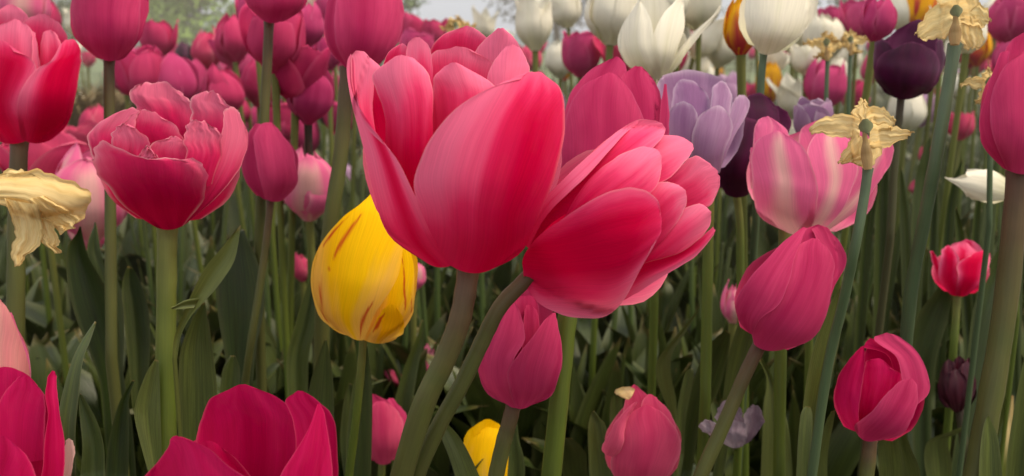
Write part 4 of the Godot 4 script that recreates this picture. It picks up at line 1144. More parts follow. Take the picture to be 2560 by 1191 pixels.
	B = body(0.73, 2394, 1028, 2392, 896, 50, [0.5, 0.88, 1.0, 1.0, 0.9, 0.75, 0.55])
	for k in 6:
		var cx: float = 2394.0 + [-22, 20, -5, 28, -30, 4][k]
		var ty: float = [905, 912, 930, 900, 925, 897][k]
		var w: float = [22, 22, 26, 16, 16, 22][k]
		petal(t, B, "plum", [0.85, 0.85, 1.0, 0.5, 0.5, 0.2][k], [0, 0, 4, 0, 0, 0][k], [2394 - 12, 1028, 2394 + 12, 1028, cx - w, 980, cx + w, 985, cx - w, 940, cx + w, 945, cx - w * 0.5, ty, cx + w * 0.5, ty], {"ruffle": 3.0, "crumple": 6.0, "nu": 11, "nv": 16})
	back_petals(t, B, "plum")

	# 29: lilac flower low in the shade
	t = plant("tulip", "small frayed dusty lilac bloom in the shade behind the slanting brown stem", "tulip", [1838, 1110, 0.57, 1838, 1160, 0.95, 1836, 1230, 0.57], 14, "green", "lilac tulips")
	B = body(0.57, 1838, 1118, 1838, 1020, 60, [0.4, 0.8, 1.0, 1.0, 1.05, 1.1, 1.1])
	petal(t, B, "faded", 1.0, 2, [1820, 1116, 1858, 1116, 1800, 1090, 1870, 1090, 1800, 1060, 1865, 1065], {"ruffle": 4.0, "crumple": 6.0, "pale": 0.0})
	petal(t, B, "faded", 0.5, 0, [1810, 1110, 1830, 1116, 1775, 1090, 1815, 1090, 1752, 1075, 1800, 1060, 1750, 1062, 1770, 1052], {"ruffle": 4.0, "pale": 0.4})
	petal(t, B, "faded", 0.4, 0, [1855, 1112, 1880, 1100, 1860, 1070, 1910, 1060, 1865, 1030, 1908, 1035, 1875, 1016, 1895, 1018], {"ruffle": 4.0, "pale": -0.2})
	petal(t, B, "faded", -0.3, 0, [1800, 1080, 1870, 1080, 1790, 1040, 1860, 1040, 1800, 1010, 1845, 1015], {"ruffle": 5.0, "pale": -0.2})

	# 30: yellow flower at the bottom
	t = plant("tulip", "plain bright yellow bloom rising at the bottom between thick stems", "tulip", [1215, 1290, 0.62, 1215, 1340, 0.62, 1212, 1400, 0.62], 24, "green")
	B = body(0.62, 1215, 1290, 1215, 1060, 72, [0.4, 0.85, 1.0, 1.0, 0.92, 0.75, 0.5])
	petal(t, B, "yellow", 1.0, 3, [1190, 1285, 1245, 1285, 1150, 1220, 1270, 1220, 1150, 1150, 1275, 1150, 1175, 1100, 1265, 1100, 1200, 1080, 1250, 1078], {"cc": 1.6, "nu": 15})
	petal(t, B, "yellow", 0.3, 0, [1160, 1200, 1270, 1200, 1156, 1130, 1272, 1130, 1164, 1085, 1264, 1085, 1190, 1062, 1245, 1060], {"cc": 1.6, "nu": 15})
	back_petals(t, B, "yellow")

# ---------- flowers of the middle distance: kind, shape, x, y, width, label ----------
func middle_flowers() -> void:
	var M := "magenta tulips"
	var W := "white tulips"
	var list := [
		["magenta", "cup", 395, 92, 86, "magenta bloom right behind the tall plum pink bloom's edge, crossed by a thin stem", M, {}],
		["magenta", "cup", 345, 185, 112, "magenta bloom behind the ruffled bloom's back petals, next to a grey brown stem", M, {}],
		["magenta", "egg", 432, 205, 110, "magenta bloom peeping over the ruffled bloom, broad and rounded", M, {}],
		["rose", "egg", 518, 122, 78, "narrow rosy salmon bloom above the cluster behind the ruffled bloom", M, {"lean": 0.05}],
		["magenta", "egg", 580, 95, 90, "magenta bloom leaning against the narrow rosy salmon bloom", M, {}],
		["magenta", "egg", 556, 228, 100, "magenta bloom touching the ruffled bloom's right shoulder", M, {"lean": -0.1}],
		["magenta", "cup", 690, 90, 150, "broad magenta bloom hanging behind the dark brown stem at the top", M, {"lean": 0.1}],
		["magenta", "open", 742, 185, 145, "wide magenta bloom behind the lower part of the dark brown stem", M, {"lean": 0.1}],
		["magenta", "egg", 775, 240, 108, "small plum pink bloom nodding on a thin dark stem", M, {"stem": "dark", "lean": 0.12, "d": 0.85}],
		["magenta", "egg", 648, 205, 95, "magenta bloom half hidden between the brown stem and its neighbour", M, {}],
		["magenta", "egg", 1028, 75, 66, "magenta bloom squeezed beside the tall plum pink bloom and the sky", M, {}],
		["magenta", "cup", 1082, 80, 66, "magenta bloom against the sky above the largest bloom", M, {}],
		["magenta", "egg", 640, 300, 58, "magenta bud seen just over the closed rose magenta bloom", M, {}],
		["magenta", "egg", 110, 45, 72, "magenta bloom behind the rim of the cut off pink bloom", M, {}],
		["pinkwhite", "egg", 60, 15, 110, "pale pink bloom at the very top above the cut off pink bloom", "pink and white tulips", {}],
		["white", "lily", 182, 55, 48, "slim white bloom between the cut off pink bloom and the tall plum pink one", W, {}],
		["white", "bud", 200, 265, 42, "small white bud over the ruffled bloom's left rim", W, {}],
		["cream", "egg", 798, 15, 58, "pale cream bloom at the top beside the tall plum pink bloom", "cream tulips", {}],
		["purple", "egg", 462, 135, 48, "tiny dark purple bloom in the magenta cluster", "dark purple tulips", {}],
		["magenta", "egg", 312, 175, 92, "magenta bloom close against the grey brown stem below the tall plum pink bloom", M, {"d": 1.5}],
		["magenta", "egg", 478, 205, 90, "magenta bloom above the ruffled bloom's highest frill", M, {"d": 1.55}],
		["magenta", "cup", 612, 165, 88, "magenta bloom wedged below the leaning bloom, left of the brown stem", M, {"d": 1.6}],
		["magenta", "egg", 712, 125, 110, "magenta bloom in the thick of the cluster right of the brown stem", M, {"d": 1.4}],
		["magenta", "egg", 815, 215, 66, "magenta bloom against the green stem of the tallest plum pink bloom", M, {"d": 1.6}],
		["purple", "egg", 822, 285, 52, "small dark purple bloom under the magenta cluster by a green stem", "dark purple tulips", {"d": 1.6}],
		["magenta", "egg", 590, 275, 70, "magenta bloom low behind the ruffled bloom's right petals", M, {"d": 1.6}],
		["white", "lily", 1595, 95, 70, "white bloom showing between the tall pointed white bloom and its left neighbour", W, {"d": 1.2}],
		["white", "cup", 2015, 150, 66, "white bloom below a magenta bloom right of the plump white one", W, {"d": 1.3}],
		["white", "egg", 2095, 185, 60, "white bloom low between two magenta blooms left of the blackish purple one", W, {"d": 1.4}],
		["white", "cup", 2420, 85, 84, "white bloom half behind the pale tan daffodil's hanging petal", W, {"d": 0.95}],
		["white", "lily", 2358, 60, 70, "white bloom behind the pale tan daffodil's left petal", W, {"d": 1.1}],
		["magenta", "cup", 2520, 150, 70, "magenta bloom peeping over the tall bloom at the picture edge", M, {"d": 1.1}],
		["white", "egg", 1690, 90, 74, "white bloom behind the right petal of the tall pointed white bloom", W, {"d": 1.2}],
		["magenta", "egg", 2330, 180, 46, "small magenta bloom against the blackish purple bloom's right rim", M, {"d": 1.5}],
		["magenta", "cup", 635, 40, 80, "magenta bloom cut by the top edge left of the dark brown stem", M, {"d": 1.0}],
		["magenta", "egg", 765, 60, 90, "magenta bloom near the top between the pale cream bloom and dark brown stem", M, {"d": 1.0}],
		["magenta", "egg", 820, 130, 70, "magenta bloom behind the left edge of the tallest plum pink bloom", M, {"d": 1.2}],
		["rose", "egg", 238, 312, 74, "faded pink bloom behind the ruffled bloom's left shoulder", "pink tulips", {}],
		["rose", "open", 205, 350, 80, "soft pink open bloom low behind the withered yellow daffodil", "pink tulips", {}],
		["white", "lily", 718, 330, 62, "white bloom half hidden by the closed rose magenta bloom", W, {}],
		["rose", "open", 108, 432, 180, "pink bloom with pale stripes behind the withered yellow daffodil", "pink and white tulips", {"d": 0.9}],
		["pinkwhite", "egg", 225, 485, 185, "large pale pink bloom partly behind the ruffled bloom's bowl", "pink and white tulips", {"d": 0.85}],
		["pinkwhite", "cup", 222, 575, 96, "pink bloom with cream edges framed by two dark leaf tips", "pink and white tulips", {"d": 1.0}],
		["pinkwhite", "egg", 772, 462, 140, "pale pink and cream bloom behind the closed rose magenta bloom", "pink and white tulips", {"d": 0.85, "lean": 0.05}],
		["lilac", "egg", 858, 445, 56, "small lilac bloom left of the largest bloom", "lilac tulips", {}],
		["rose", "bud", 752, 668, 44, "small salmon pink bud among leaves left of the yellow bloom", "pink tulips", {"d": 1.1}],
		["pinkwhite", "egg", 1035, 690, 60, "pink bloom showing behind the big yellow bloom's edge", "pink and white tulips", {"d": 0.95}],
		["pinkwhite", "lily", 1062, 905, 62, "small streaked pink bloom behind the paired thick stems", "pink and white tulips", {"d": 1.0}],
		["rose", "bud", 985, 945, 34, "tiny fallen pink bloom under the big yellow bloom", "pink tulips", {"d": 1.0, "lean": -0.9}],
		["white", "lily", 1212, 62, 62, "white bloom over the largest bloom's top petal", W, {}],
		["white", "lily", 1335, 50, 108, "tall white bloom with flaring petals before the bare tree", W, {"hs": 1.05}],
		["rose", "egg", 1332, 150, 46, "little pink bloom beside the largest bloom's top right petal", "pink tulips", {}],
		["white", "egg", 1400, 150, 70, "white bloom tucked behind a small magenta bloom before the bare tree", W, {}],
		["magenta", "cup", 1452, 138, 94, "small magenta bloom before the bare tree", M, {"lean": 0.0}],
		["magenta", "egg", 1530, 118, 52, "magenta bud beneath the white blooms left of the pointed white one", M, {}],
		["white", "egg", 1532, 28, 128, "white bloom at the top left of the tall pointed white bloom", W, {}],
		["white", "egg", 1668, 0, 112, "white bloom behind the tips of the tall pointed white bloom", W, {}],
		["white", "cup", 1745, 15, 105, "white bloom at the top right of the tall pointed white bloom", W, {}],
		["white", "lily", 1762, 95, 84, "white bloom with one swept petal pointing at the red and yellow bloom", W, {"lean": 0.5}],
		["white", "egg", 1805, 115, 82, "white bloom hugging the red and yellow bloom", W, {"lean": 0.15}],
		["white", "lily", 1735, 165, 74, "short white bloom above the lilac bloom", W, {}],
		["flame", "bud", 1852, 65, 84, "tall yellow and red flamed bloom at the top", "yellow and red tulips", {"lean": -0.08, "d": 0.72}],
		["flame", "egg", 1925, 208, 70, "shorter yellow bloom with rosy base below the plump white bloom", "yellow and red tulips", {"hs": 1.1}],
		["flame", "bud", 1795, 180, 28, "tiny yellow bloom above the large lilac bloom", "yellow and red tulips", {}],
		["magenta", "egg", 1990, 128, 62, "magenta bloom right of the plump white bloom", M, {"lean": -0.1}],
		["white", "lily", 1985, 242, 86, "white bloom with jagged rim over the second lilac bloom", W, {}],
		["magenta", "cup", 2065, 62, 72, "magenta bloom above a withered tan daffodil at the top", M, {}],
		["magenta", "egg", 2062, 215, 96, "broad magenta bloom left of the blackish purple one", M, {}],
		["white", "lily", 2128, 140, 66, "white bloom between the withered tan daffodils and the purple bloom", W, {}],
		["magenta", "egg", 2140, 242, 64, "magenta bloom below the blackish purple one's left rim", M, {}],
		["magenta", "egg", 2197, 48, 86, "tall magenta bloom rising over the blackish purple bloom", M, {"d": 0.8}],
		["magenta", "bud", 2178, 170, 48, "narrow magenta bloom against the blackish purple bloom's left side", M, {}],
		["white", "egg", 2262, 25, 90, "pale white bloom behind the blackish purple bloom's top", W, {}],
		["white", "cup", 2340, 135, 92, "white bloom right of the blackish purple bloom behind a grey green stem", W, {}],
		["white", "egg", 2268, 275, 92, "white bloom below the blackish purple bloom", W, {}],
		["lilac", "egg", 2312, 275, 66, "pale lilac bloom clinging to a white one under the blackish purple bloom", "lilac tulips", {"lean": 0.25}],
		["lilac", "cup", 2035, 300, 100, "second lilac bloom peeping over the striped pink bloom", "lilac tulips", {"d": 0.72}],
		["white", "egg", 2398, 215, 52, "small white bloom right of the grey green daffodil stem", W, {}],
		["white", "egg", 2488, 42, 72, "white bloom in the top corner behind a withered daffodil", W, {}],
		["magenta", "egg", 2440, 158, 52, "magenta bloom left of the tall bloom at the picture edge", M, {}],
		["rose", "cup", 2495, 118, 66, "faded pink bloom above the tall bloom at the picture edge", "pink tulips", {}],
		["flame", "bud", 2545, 62, 54, "yellow bloom in the top corner", "yellow and red tulips", {}],
		["flame", "bud", 2452, 118, 24, "tiny yellow bloom before the faded pink one", "yellow and red tulips", {}],
		["rose", "cup", 2403, 315, 62, "small rose pink bloom left of the tall bloom at the picture edge", "pink tulips", {"d": 1.5}],
		["rose", "bud", 2312, 385, 26, "tiny pink bud by the grey green daffodil stem, the upper of two", "pink tulips", {"d": 1.8}],
		["rose", "egg", 2290, 468, 30, "tiny pink bud by the grey green daffodil stem, the lower of two", "pink tulips", {"d": 1.8}],
		["rose", "egg", 2185, 702, 36, "tiny pink bud deep among leaves left of the small bright pink bloom", "pink tulips", {"d": 1.4}],
		["pinkwhite", "bud", 1834, 758, 60, "slender pale pink bud peeping out behind the tilted magenta bloom", "pink and white tulips", {"d": 0.8, "lean": 0.0}],
		["magenta", "egg", 2352, 240, 34, "tiny magenta bloom right of the blackish purple one's stem", M, {}],
		["white", "egg", 2232, 130, 40, "tiny white bloom behind the blackish purple bloom's left rim", W, {}],
	]
	for e in list:
		var o: Dictionary = e[7]
		o["group"] = e[6]
		tulip(e[0], e[1], e[2], e[3], e[4], e[5], o)

# ---------- withered daffodils ----------
func daffodil(label: String, d: float, pts: Array, px: float, hue: String, parts: Array, wide := 1.3, rag := 6.0) -> Node3D:
	var t := plant("withered_daffodil", label, "daffodil", pts, px, hue, "withered daffodils")
	var q: Array = parts[0]
	var B := body(d, q[0], q[1], q[2], q[3], q[4], [0.8, 1.0, 1.0, 0.8, 0.4])
	for i in range(1, parts.size()):
		var rows: Array = parts[i][2].duplicate()
		for k in range(0, rows.size(), 4):
			var mx: float = (rows[k] + rows[k + 2]) * 0.5
			var my: float = (rows[k + 1] + rows[k + 3]) * 0.5
			rows[k] = mx + (rows[k] - mx) * wide
			rows[k + 1] = my + (rows[k + 1] - my) * wide
			rows[k + 2] = mx + (rows[k + 2] - mx) * wide
			rows[k + 3] = my + (rows[k + 3] - my) * wide
		petal(t, B, "dry", parts[i][0], parts[i][1], rows, {"ruffle": rag, "crumple": rag * 0.9, "nu": 21, "nv": 30, "flare": parts[i][3]})
	return t

func move(rows: Array, cx: float, cy: float, s: float, mirror: float) -> Array:
	# rows drawn round (2167, 312), set down elsewhere
	var out := []
	for i in range(0, rows.size(), 2):
		out.append(cx + (float(rows[i]) - 2167.0) * s * mirror)
		out.append(cy + (float(rows[i + 1]) - 312.0) * s)
	return out

func ovary(t: Node3D, x: float, y: float, d: float, r: float, neck: Array) -> void:
	var p := PackedVector3Array()
	var rad := PackedFloat32Array()
	var c := PackedColorArray()
	for i in 8:
		var f := i / 7.0
		p.append(at(x - r * 0.2 * f, y + r * (1.0 - 2.0 * f), d) - t.position)
		rad.append(r * d / F * (0.25 + 0.75 * sin(PI * clampf(f, 0.04, 0.96))))
		c.append(Color(0.17, 0.18, 0.085))
	part("seed_pod", tube(p, rad, c, 12), stem_mat, t)
	# papery sheath below the flower
	p = PackedVector3Array()
	rad = PackedFloat32Array()
	c = PackedColorArray()
	for i in 10:
		var f := i / 9.0
		p.append(at(lerpf(neck[2], neck[0], f), lerpf(neck[3], neck[1], f), d) - t.position)
		rad.append((neck[4] + 2.0 * noise.get_noise_1d(i * 21.0)) * d / F * (0.8 + 0.35 * sin(f * 5.0)))
		c.append(mixc(Color(0.44, 0.29, 0.13), Color(0.58, 0.42, 0.22), 0.5 + noise.get_noise_1d(i * 17.0)))
	part("sheath", tube(p, rad, c, 9), dry_mat, t)

func daffodils() -> void:
	var D := [
		[0.9, 2, [2150, 300, 2150, 336, 2102, 288, 2112, 336, 2062, 302, 2070, 333, 2023, 328, 2028, 335], -10.0],
		[0.3, 0, [2146, 312, 2186, 312, 2138, 282, 2184, 286, 2144, 262, 2170, 266, 2152, 250, 2166, 253], -20.0],
		[0.5, 0, [2166, 278, 2168, 322, 2200, 271, 2202, 322, 2226, 288, 2224, 320, 2238, 312, 2232, 320], 10.0],
		[0.8, 2, [2176, 314, 2172, 362, 2210, 316, 2206, 366, 2250, 322, 2238, 352, 2288, 334, 2272, 345], 10.0],
		[1.0, 4, [2138, 326, 2172, 344, 2130, 360, 2166, 380, 2112, 390, 2145, 400, 2094, 408, 2106, 413], 0.0],
		[0.8, 0, [2150, 345, 2192, 348, 2140, 385, 2197, 385, 2132, 406, 2170, 420, 2142, 412, 2160, 422], 0.0],
	]
	var t := daffodil("withered straw yellow daffodil with green seed pod before the striped pink bloom", 0.42, [2171, 420, 0.42, 2160, 500, 0.42, 2138, 620, 0.42, 2108, 760, 0.43, 2070, 920, 0.44, 2030, 1191, 0.45], 24, "grey", [[2167, 420, 2160, 270, 34]] + D)
	ovary(t, 2167, 316, 0.405, 18, [2162, 332, 2171, 424, 12])
	t = daffodil("withered pale tan daffodil seen from behind at the top beside the blackish purple bloom", 0.52, [2388, 110, 0.52, 2368, 240, 0.52, 2340, 400, 0.52, 2310, 560, 0.53, 2280, 720, 0.54, 2262, 900, 0.55], 30, "grey", [
		[2388, 110, 2390, -30, 34],
		[0.6, 0, [2382, 10, 2388, 62, 2340, 22, 2358, 84, 2308, 56, 2322, 97, 2286, 86, 2296, 94], -10.0],
		[0.6, 0, [2398, 0, 2400, 50, 2440, 5, 2436, 56, 2466, 25, 2460, 62, 2478, 54, 2470, 62], 5.0],
		[0.5, 0, [2400, 30, 2440, 36, 2402, 70, 2452, 75, 2410, 105, 2453, 108, 2420, 126, 2440, 126], 0.0],
		[0.1, 0, [2370, 30, 2420, 30, 2350, -10, 2440, -10, 2370, -50, 2420, -50], -10.0]])
	ovary(t, 2393, 28, 0.505, 15, [2390, 40, 2388, 112, 13])
	t = daffodil("withered golden daffodil drooping at the picture edge left, crumpled like paper", 0.46, [-40, 486, 0.46, -70, 470, 0.46, -90, 520, 0.46, -95, 700, 0.46, -96, 1000, 0.46], 24, "green", [
		[-30, 490, 220, 500, 46],
		[1.0, 0, [-50, 455, -50, 505, 20, 432, 30, 515, 80, 422, 80, 540, 130, 434, 128, 558, 178, 462, 150, 576, 216, 490, 172, 578], 0.0],
		[1.0, 6, [10, 495, 95, 512, 25, 545, 102, 565, 34, 590, 98, 600, 34, 635, 72, 638, 31, 668, 46, 664], 8.0],
		[0.9, 0, [70, 520, 128, 530, 85, 565, 134, 575, 105, 600, 147, 612, 132, 634, 149, 634], 4.0],
		[0.2, 0, [-30, 470, 20, 520, 0, 430, 60, 500, 60, 424, 110, 480], -10.0],
		[1.0, 4, [70, 500, 110, 490, 100, 540, 160, 520, 130, 562, 190, 545, 160, 578, 185, 566], 6.0]], 1.02, 9.0)
	for e in [["small withered tan daffodil below a magenta bloom near the top", 2068, 105, 0.42, 1.0, 0.85], ["small withered brown daffodil beside the small tan one", 2128, 98, 0.36, -1.0, 0.9], ["withered tan daffodil half hidden by the tall bloom at the picture edge", 2478, 205, 0.55, 1.0, 0.62], ["faded tan daffodil against the sky above the largest bloom", 1140, 62, 0.34, -1.0, 1.2]]:
		var s: float = e[3]
		var m: float = e[4]
		var rows := [[2167, 312 + 40, 2167, 312 - 40, 34]]
		var b: Array = move([2167, 420, 2160, 270], e[1], e[2], s, m)
		rows = [[b[0], b[1], b[2], b[3], 34 * s]]
		for q in D:
			rows.append([q[0], float(q[1]) * s, move(q[2], e[1], e[2], s, m), float(q[3]) * s])
		var d: float = e[5]
		var k: Array = move([2162, 332, 2171, 424], e[1], e[2], s, m)
		t = daffodil(e[0], d, [k[2], k[3] - 4, d, k[2] - 4, k[3] + 120, d, k[2] - 6, k[3] + 300, d], 16 * s + 4, "grey", rows)
		ovary(t, e[1], e[2], d - 0.012, 22 * s, [k[0], k[1], k[2], k[3], 12 * s])

# ---------- rows of small flowers far back ----------
func far_flowers() -> void:
	# left half magenta, right half mixed; all alike of a kind
	var spots := []
	for i in 165:
		var d := 1.25 + 6.3 * pow(rng.randf(), 1.4)
		var x := rng.randf_range(20, 2560)
		if x > 150 and x < 300 and d < 3.0: continue
		spots.append([x, d])
	for s in spots:
		var x: float = s[0]
		var d: float = s[1]
		var kind := "magenta"
		var left := x < 1150.0
		var r := rng.randf()
		if left: kind = "magenta" if r < 0.72 else "rose" if r < 0.86 else "white"
		else: kind = "magenta" if r < 0.36 else "white" if r < 0.72 else "rose" if r < 0.84 else "flame" if r < 0.93 else "lilac"
		var h := rng.randf_range(0.42, 0.59) if not left else rng.randf_range(0.42, 0.57)
		var y := 120.0 + (0.56 - h) / d * F
		var w := rng.randf_range(0.046, 0.064) / d * F
		var say: String = {"magenta": "small magenta bloom", "rose": "small pink bloom", "white": "small white bloom", "flame": "small yellow and red bloom", "lilac": "small lilac bloom"}[kind]
		var half := "beyond the magenta cluster" if left else "beyond the white and purple blooms"
		tulip(kind, ["egg", "cup", "bud", "lily" if kind == "white" else "open", "lily" if kind == "white" else "cup", "open"][rng.randi() % 6], x, y, w, say + " in the far rows " + half, {"d": d, "lean": rng.randf_range(-0.25, 0.25), "leaves": 1 if d < 2.5 else 0, "group": say + "s in the far rows"})

# more blooms standing high at the back, against the sky
func high_flowers() -> void:
	for i in range(4, 22):
		var left := i < 7
		var x := rng.randf_range(640, 860) if left else 1440.0 + (i - 7) * 76.0 + rng.randf_range(-30, 30)
		var d := rng.randf_range(1.25, 2.0)
		var y := rng.randf_range(25, 95)
		var kind: String = "magenta" if left else ["white", "magenta", "white", "flame", "white"][i % 5]
		var say: String = {"magenta": "small magenta bloom", "white": "small white bloom", "flame": "small yellow and red bloom"}[kind]
		tulip(kind, ["egg", "cup", "lily" if kind == "white" else "open"][rng.randi() % 3], x, y, rng.randf_range(0.05, 0.062) / d * F, say + " in the far rows " + ("beyond the magenta cluster" if left else "beyond the white and purple blooms"), {"d": d, "leaves": 1, "lean": rng.randf_range(-0.25, 0.25), "group": say + "s in the far rows"})

# ---------- leaves near enough to tell apart ----------
func by_label(text: String) -> Node3D:
	for c in get_children():
		if c.has_meta("label") and str(c.get_meta("label")).begins_with(text): return c
	return null

func near_leaves() -> void:
	var ruffled := by_label("wide open ruffled")
	var yellow := by_label("big yellow bloom")
	var big := by_label("largest bloom")
	var hang := by_label("closed magenta bloom tucked")
	var tilted := by_label("closed magenta bloom tilted")
	var mouth := by_label("magenta bloom showing")
	var rose := by_label("closed rose magenta")
	var strip := by_label("large bloom striped")
	var edge := by_label("tall magenta bloom cut")
	var plumpink := by_label("tall plum pink bloom with a grey")
	var corner := by_label("crimson bloom with an upright")
	var saggy := by_label("rose bloom with one")
	var tiny := by_label("small magenta bloom low")
	var plum := by_label("small crumpled plum")
	var lone := by_label("small bright pink bloom alone")
	# left
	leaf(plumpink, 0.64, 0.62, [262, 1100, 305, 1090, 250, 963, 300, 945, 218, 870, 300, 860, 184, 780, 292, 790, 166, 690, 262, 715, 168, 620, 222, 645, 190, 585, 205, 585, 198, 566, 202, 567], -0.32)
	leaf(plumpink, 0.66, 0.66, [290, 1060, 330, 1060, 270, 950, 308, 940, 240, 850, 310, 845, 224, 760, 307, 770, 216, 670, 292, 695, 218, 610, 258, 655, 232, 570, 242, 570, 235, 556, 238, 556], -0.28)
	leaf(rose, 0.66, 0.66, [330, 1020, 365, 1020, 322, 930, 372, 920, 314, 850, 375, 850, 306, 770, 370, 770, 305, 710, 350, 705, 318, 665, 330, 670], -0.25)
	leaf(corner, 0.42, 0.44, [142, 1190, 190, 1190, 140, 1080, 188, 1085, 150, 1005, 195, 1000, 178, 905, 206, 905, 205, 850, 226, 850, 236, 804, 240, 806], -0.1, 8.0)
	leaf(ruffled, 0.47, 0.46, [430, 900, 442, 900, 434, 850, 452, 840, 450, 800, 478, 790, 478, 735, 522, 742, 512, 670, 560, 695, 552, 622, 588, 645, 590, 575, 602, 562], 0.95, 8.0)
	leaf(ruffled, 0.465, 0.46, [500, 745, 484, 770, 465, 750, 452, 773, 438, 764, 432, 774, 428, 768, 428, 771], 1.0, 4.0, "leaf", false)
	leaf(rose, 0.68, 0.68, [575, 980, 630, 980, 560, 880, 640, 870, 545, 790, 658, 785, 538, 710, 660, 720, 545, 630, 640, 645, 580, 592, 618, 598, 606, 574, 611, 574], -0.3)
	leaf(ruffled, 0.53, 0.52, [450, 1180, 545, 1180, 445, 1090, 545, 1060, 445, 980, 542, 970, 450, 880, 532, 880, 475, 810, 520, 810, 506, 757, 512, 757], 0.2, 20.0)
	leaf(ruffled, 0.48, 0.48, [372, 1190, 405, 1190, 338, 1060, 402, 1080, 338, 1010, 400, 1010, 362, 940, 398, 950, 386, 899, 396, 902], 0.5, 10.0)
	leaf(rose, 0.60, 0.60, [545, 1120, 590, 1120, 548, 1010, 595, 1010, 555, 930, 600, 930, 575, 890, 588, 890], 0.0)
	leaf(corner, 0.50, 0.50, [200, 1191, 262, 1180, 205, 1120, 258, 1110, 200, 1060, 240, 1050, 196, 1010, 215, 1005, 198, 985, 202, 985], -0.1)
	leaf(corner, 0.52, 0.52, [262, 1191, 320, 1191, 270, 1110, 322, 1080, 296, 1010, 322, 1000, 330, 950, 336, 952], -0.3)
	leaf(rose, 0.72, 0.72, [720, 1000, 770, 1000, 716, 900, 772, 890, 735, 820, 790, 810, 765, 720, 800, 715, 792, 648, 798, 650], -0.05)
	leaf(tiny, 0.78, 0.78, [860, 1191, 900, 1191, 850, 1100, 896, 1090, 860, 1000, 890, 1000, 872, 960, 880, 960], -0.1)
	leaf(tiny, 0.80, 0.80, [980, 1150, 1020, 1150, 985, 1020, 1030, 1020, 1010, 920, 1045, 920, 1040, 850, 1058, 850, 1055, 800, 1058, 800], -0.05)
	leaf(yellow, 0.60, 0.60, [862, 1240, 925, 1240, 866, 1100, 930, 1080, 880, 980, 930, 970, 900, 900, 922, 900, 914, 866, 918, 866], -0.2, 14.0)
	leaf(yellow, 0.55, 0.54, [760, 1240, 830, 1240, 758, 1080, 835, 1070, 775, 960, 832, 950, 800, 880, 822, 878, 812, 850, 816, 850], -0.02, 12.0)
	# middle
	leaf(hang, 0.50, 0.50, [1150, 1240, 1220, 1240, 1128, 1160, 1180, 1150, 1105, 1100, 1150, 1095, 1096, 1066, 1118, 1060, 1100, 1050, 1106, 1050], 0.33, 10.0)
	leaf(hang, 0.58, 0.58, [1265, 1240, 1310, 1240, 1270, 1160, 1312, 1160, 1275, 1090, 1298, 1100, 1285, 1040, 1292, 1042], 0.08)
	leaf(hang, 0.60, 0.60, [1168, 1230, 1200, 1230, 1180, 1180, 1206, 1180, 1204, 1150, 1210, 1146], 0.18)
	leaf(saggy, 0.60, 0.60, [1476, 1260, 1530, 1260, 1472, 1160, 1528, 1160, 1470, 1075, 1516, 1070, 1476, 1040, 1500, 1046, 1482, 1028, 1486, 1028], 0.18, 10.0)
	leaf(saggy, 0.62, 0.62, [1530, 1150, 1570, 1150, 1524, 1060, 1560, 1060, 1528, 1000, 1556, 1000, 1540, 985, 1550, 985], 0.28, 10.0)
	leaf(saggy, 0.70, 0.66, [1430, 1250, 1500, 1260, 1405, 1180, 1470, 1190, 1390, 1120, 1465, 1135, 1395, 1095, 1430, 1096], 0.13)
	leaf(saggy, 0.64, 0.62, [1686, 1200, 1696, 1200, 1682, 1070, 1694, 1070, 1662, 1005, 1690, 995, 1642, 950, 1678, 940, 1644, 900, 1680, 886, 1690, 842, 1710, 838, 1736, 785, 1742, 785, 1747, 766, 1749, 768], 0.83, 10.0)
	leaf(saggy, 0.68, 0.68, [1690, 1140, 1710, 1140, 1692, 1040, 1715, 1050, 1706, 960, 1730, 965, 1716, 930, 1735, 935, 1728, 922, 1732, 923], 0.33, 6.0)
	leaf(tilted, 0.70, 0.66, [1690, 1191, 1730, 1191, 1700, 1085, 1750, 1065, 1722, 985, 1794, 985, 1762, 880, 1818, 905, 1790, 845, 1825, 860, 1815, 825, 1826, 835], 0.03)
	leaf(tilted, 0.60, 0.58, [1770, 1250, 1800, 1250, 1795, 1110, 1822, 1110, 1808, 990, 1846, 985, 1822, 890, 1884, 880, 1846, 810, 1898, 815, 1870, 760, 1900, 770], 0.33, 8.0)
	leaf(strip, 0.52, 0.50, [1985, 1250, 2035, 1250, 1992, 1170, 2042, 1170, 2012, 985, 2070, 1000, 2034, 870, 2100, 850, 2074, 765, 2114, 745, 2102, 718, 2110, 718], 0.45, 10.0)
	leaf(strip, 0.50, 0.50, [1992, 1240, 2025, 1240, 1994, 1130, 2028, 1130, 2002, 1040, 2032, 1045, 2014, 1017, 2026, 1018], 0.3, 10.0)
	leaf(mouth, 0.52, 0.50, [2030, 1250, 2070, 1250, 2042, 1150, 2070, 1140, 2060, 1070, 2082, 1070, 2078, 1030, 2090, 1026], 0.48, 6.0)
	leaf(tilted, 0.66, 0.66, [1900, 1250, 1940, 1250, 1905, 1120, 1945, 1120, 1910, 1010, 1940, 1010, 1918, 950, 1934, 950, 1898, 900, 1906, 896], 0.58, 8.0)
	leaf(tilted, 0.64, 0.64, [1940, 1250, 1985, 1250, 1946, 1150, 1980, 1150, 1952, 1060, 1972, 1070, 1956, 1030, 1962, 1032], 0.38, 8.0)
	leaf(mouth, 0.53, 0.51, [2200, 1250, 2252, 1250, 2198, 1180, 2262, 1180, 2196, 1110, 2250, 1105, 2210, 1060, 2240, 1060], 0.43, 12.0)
	leaf(mouth, 0.54, 0.51, [2260, 1250, 2310, 1250, 2250, 1180, 2300, 1175, 2236, 1110, 2280, 1125, 2250, 1070, 2262, 1072], 0.33, 12.0)
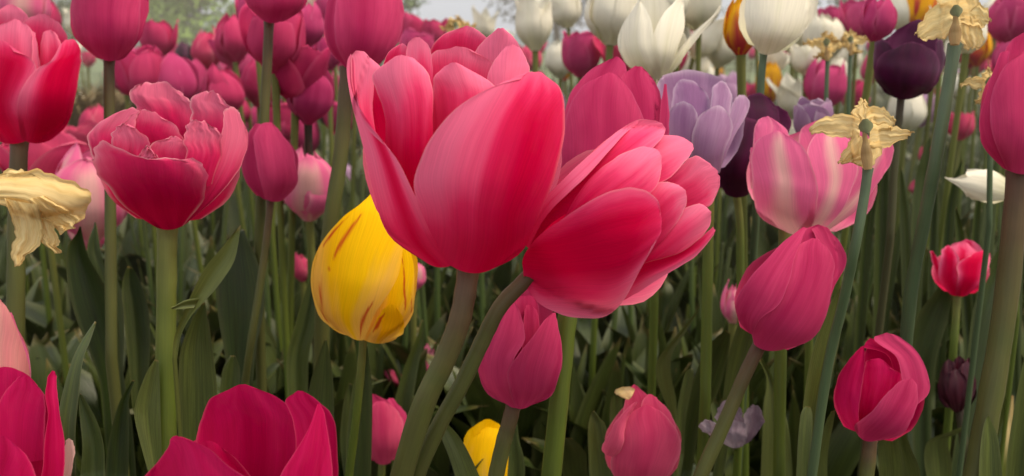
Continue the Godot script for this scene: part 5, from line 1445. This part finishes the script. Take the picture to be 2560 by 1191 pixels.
	leaf(plum, 0.72, 0.70, [2330, 1240, 2380, 1240, 2312, 1160, 2380, 1160, 2320, 1105, 2370, 1100, 2370, 1082, 2390, 1088, 2418, 1064, 2421, 1068], 0.3, 8.0)
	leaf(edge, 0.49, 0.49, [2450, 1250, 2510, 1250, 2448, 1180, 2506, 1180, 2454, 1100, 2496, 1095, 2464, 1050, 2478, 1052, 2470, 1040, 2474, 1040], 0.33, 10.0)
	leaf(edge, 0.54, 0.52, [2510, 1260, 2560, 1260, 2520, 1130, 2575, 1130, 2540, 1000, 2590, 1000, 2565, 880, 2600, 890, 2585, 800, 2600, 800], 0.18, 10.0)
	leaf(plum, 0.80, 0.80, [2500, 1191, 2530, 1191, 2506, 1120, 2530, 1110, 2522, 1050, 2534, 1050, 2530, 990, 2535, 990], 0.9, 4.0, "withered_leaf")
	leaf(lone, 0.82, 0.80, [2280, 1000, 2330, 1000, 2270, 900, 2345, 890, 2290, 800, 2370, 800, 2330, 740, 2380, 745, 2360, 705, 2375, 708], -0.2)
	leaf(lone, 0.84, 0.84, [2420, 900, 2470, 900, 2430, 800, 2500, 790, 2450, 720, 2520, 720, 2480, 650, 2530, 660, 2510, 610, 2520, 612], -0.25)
	leaf(lone, 0.72, 0.72, [2500, 1000, 2525, 1000, 2498, 900, 2530, 890, 2502, 820, 2520, 820, 2500, 790, 2512, 786], 0.5, 8.0)
	# straps of daffodil leaves at the right
	var n := 0
	for x in [2170, 2205, 2235, 2265, 2300, 2335, 2375, 2410, 2440, 2475, 2510, 2545]:
		n += 1
		var top: float = [430, 360, 500, 420, 340, 470, 400, 520, 450, 380, 480, 420][n - 1]
		var lean: float = [30, 10, 42, -12, 26, 8, 30, -20, 14, 24, -10, 6][n - 1]
		var w: float = [13, 16, 11, 14, 17, 12, 13, 15, 11, 16, 13, 14][n - 1]
		var d := 0.86 + 0.03 * (n % 4)
		leaf([lone, plum][n % 2], d + 0.02, d, [x - w - lean, 1000, x + w - lean, 1000, x - w - lean * 0.6, 820, x + w - lean * 0.6, 820, x - w, top + 160, x + w, top + 160, x - w * 0.7 + lean * 0.5, top + 60, x + w * 0.7 + lean * 0.5, top + 60, x + lean, top, x + 3 + lean, top], -0.12, 10.0)

# ---------- everything green between and behind ----------
func foliage() -> void:
	# added fog box standing in for warm lens veil over the far bed
	var added_veil_fog := FogVolume.new()
	added_veil_fog.name = "added_veil_fog"
	added_veil_fog.size = Vector3(20, 1.3, 9.0)
	added_veil_fog.position = Vector3(0, 0.66, -5.4)
	var fm := FogMaterial.new()
	fm.density = 0.02
	fm.albedo = Color(1.0, 0.97, 0.92)
	added_veil_fog.material = fm
	add_child(added_veil_fog)
	tag(added_veil_fog, "added pale fog standing in for lens veil over the far bed", "added_veil_fog", "", "stuff")
	var meshes := []
	var spec := [[0.125, 0.2, 0.4, 0.05, -0.12], [0.11, 0.3, -0.6, 0.15, 0.02], [0.075, 0.15, 0.8, 0.02, 0.12], [0.14, 0.35, 0.2, 0.25, -0.15], [0.032, 0.10, 0.3, 0.02, 0.0], [0.04, 0.2, -0.9, 0.05, 0.1]]
	for i in spec.size():
		var s: Array = spec[i]
		meshes.append(make_leaf(i * 1.7 + 0.4, s[0], s[1], s[2], s[3], s[4]))
	var places := []
	for i in 9500:
		var d := 0.9 + 8.0 * pow(rng.randf(), 1.7)
		var x := rng.randf_range(-0.66, 0.66) * (d + 0.25)
		# bare soil shows low on the left
		var px := 1280.0 + x / d * F
		if px > 70 and px < 250 and d > 0.95 and d < 2.4 and rng.randf() < 0.93: continue
		var h := rng.randf_range(0.17, 0.33) * (1.0 if d > 1.1 else 0.85)
		places.append(Transform3D(Basis.from_euler(Vector3(rng.randf_range(-0.16, 0.16), rng.randf() * TAU, rng.randf_range(-0.16, 0.16))).scaled(Vector3(h, h, h)), Vector3(x, 0, -d)))
	mass("foliage", meshes, places, leaf_mat, "dense green tulip leaves filling the bed between the stems", "foliage")
	var rod := tube(PackedVector3Array([Vector3.ZERO, Vector3(0.01, 0.35, 0.005), Vector3(0.0, 0.7, 0.0), Vector3(-0.015, 1.0, 0.01)]), PackedFloat32Array([0.011, 0.010, 0.0095, 0.008]), PackedColorArray([Color(0.065, 0.11, 0.025), Color(0.065, 0.11, 0.025), Color(0.075, 0.11, 0.03), Color(0.085, 0.10, 0.04)]), 7)
	var rods := []
	for i in 480:
		var d := 1.0 + 5.0 * pow(rng.randf(), 1.3)
		var x := rng.randf_range(-0.62, 0.62) * (d + 0.2)
		var h := rng.randf_range(0.28, 0.42)
		rods.append(Transform3D(Basis.from_euler(Vector3(rng.randf_range(-0.12, 0.12), rng.randf() * TAU, rng.randf_range(-0.12, 0.12))).scaled(Vector3(h * 0.9, h, h * 0.9)), Vector3(x, 0, -d)))
	mass("flower_stems", [rod], rods, stem_mat, "slender green flower stems crowding the shade below the blooms", "stems")
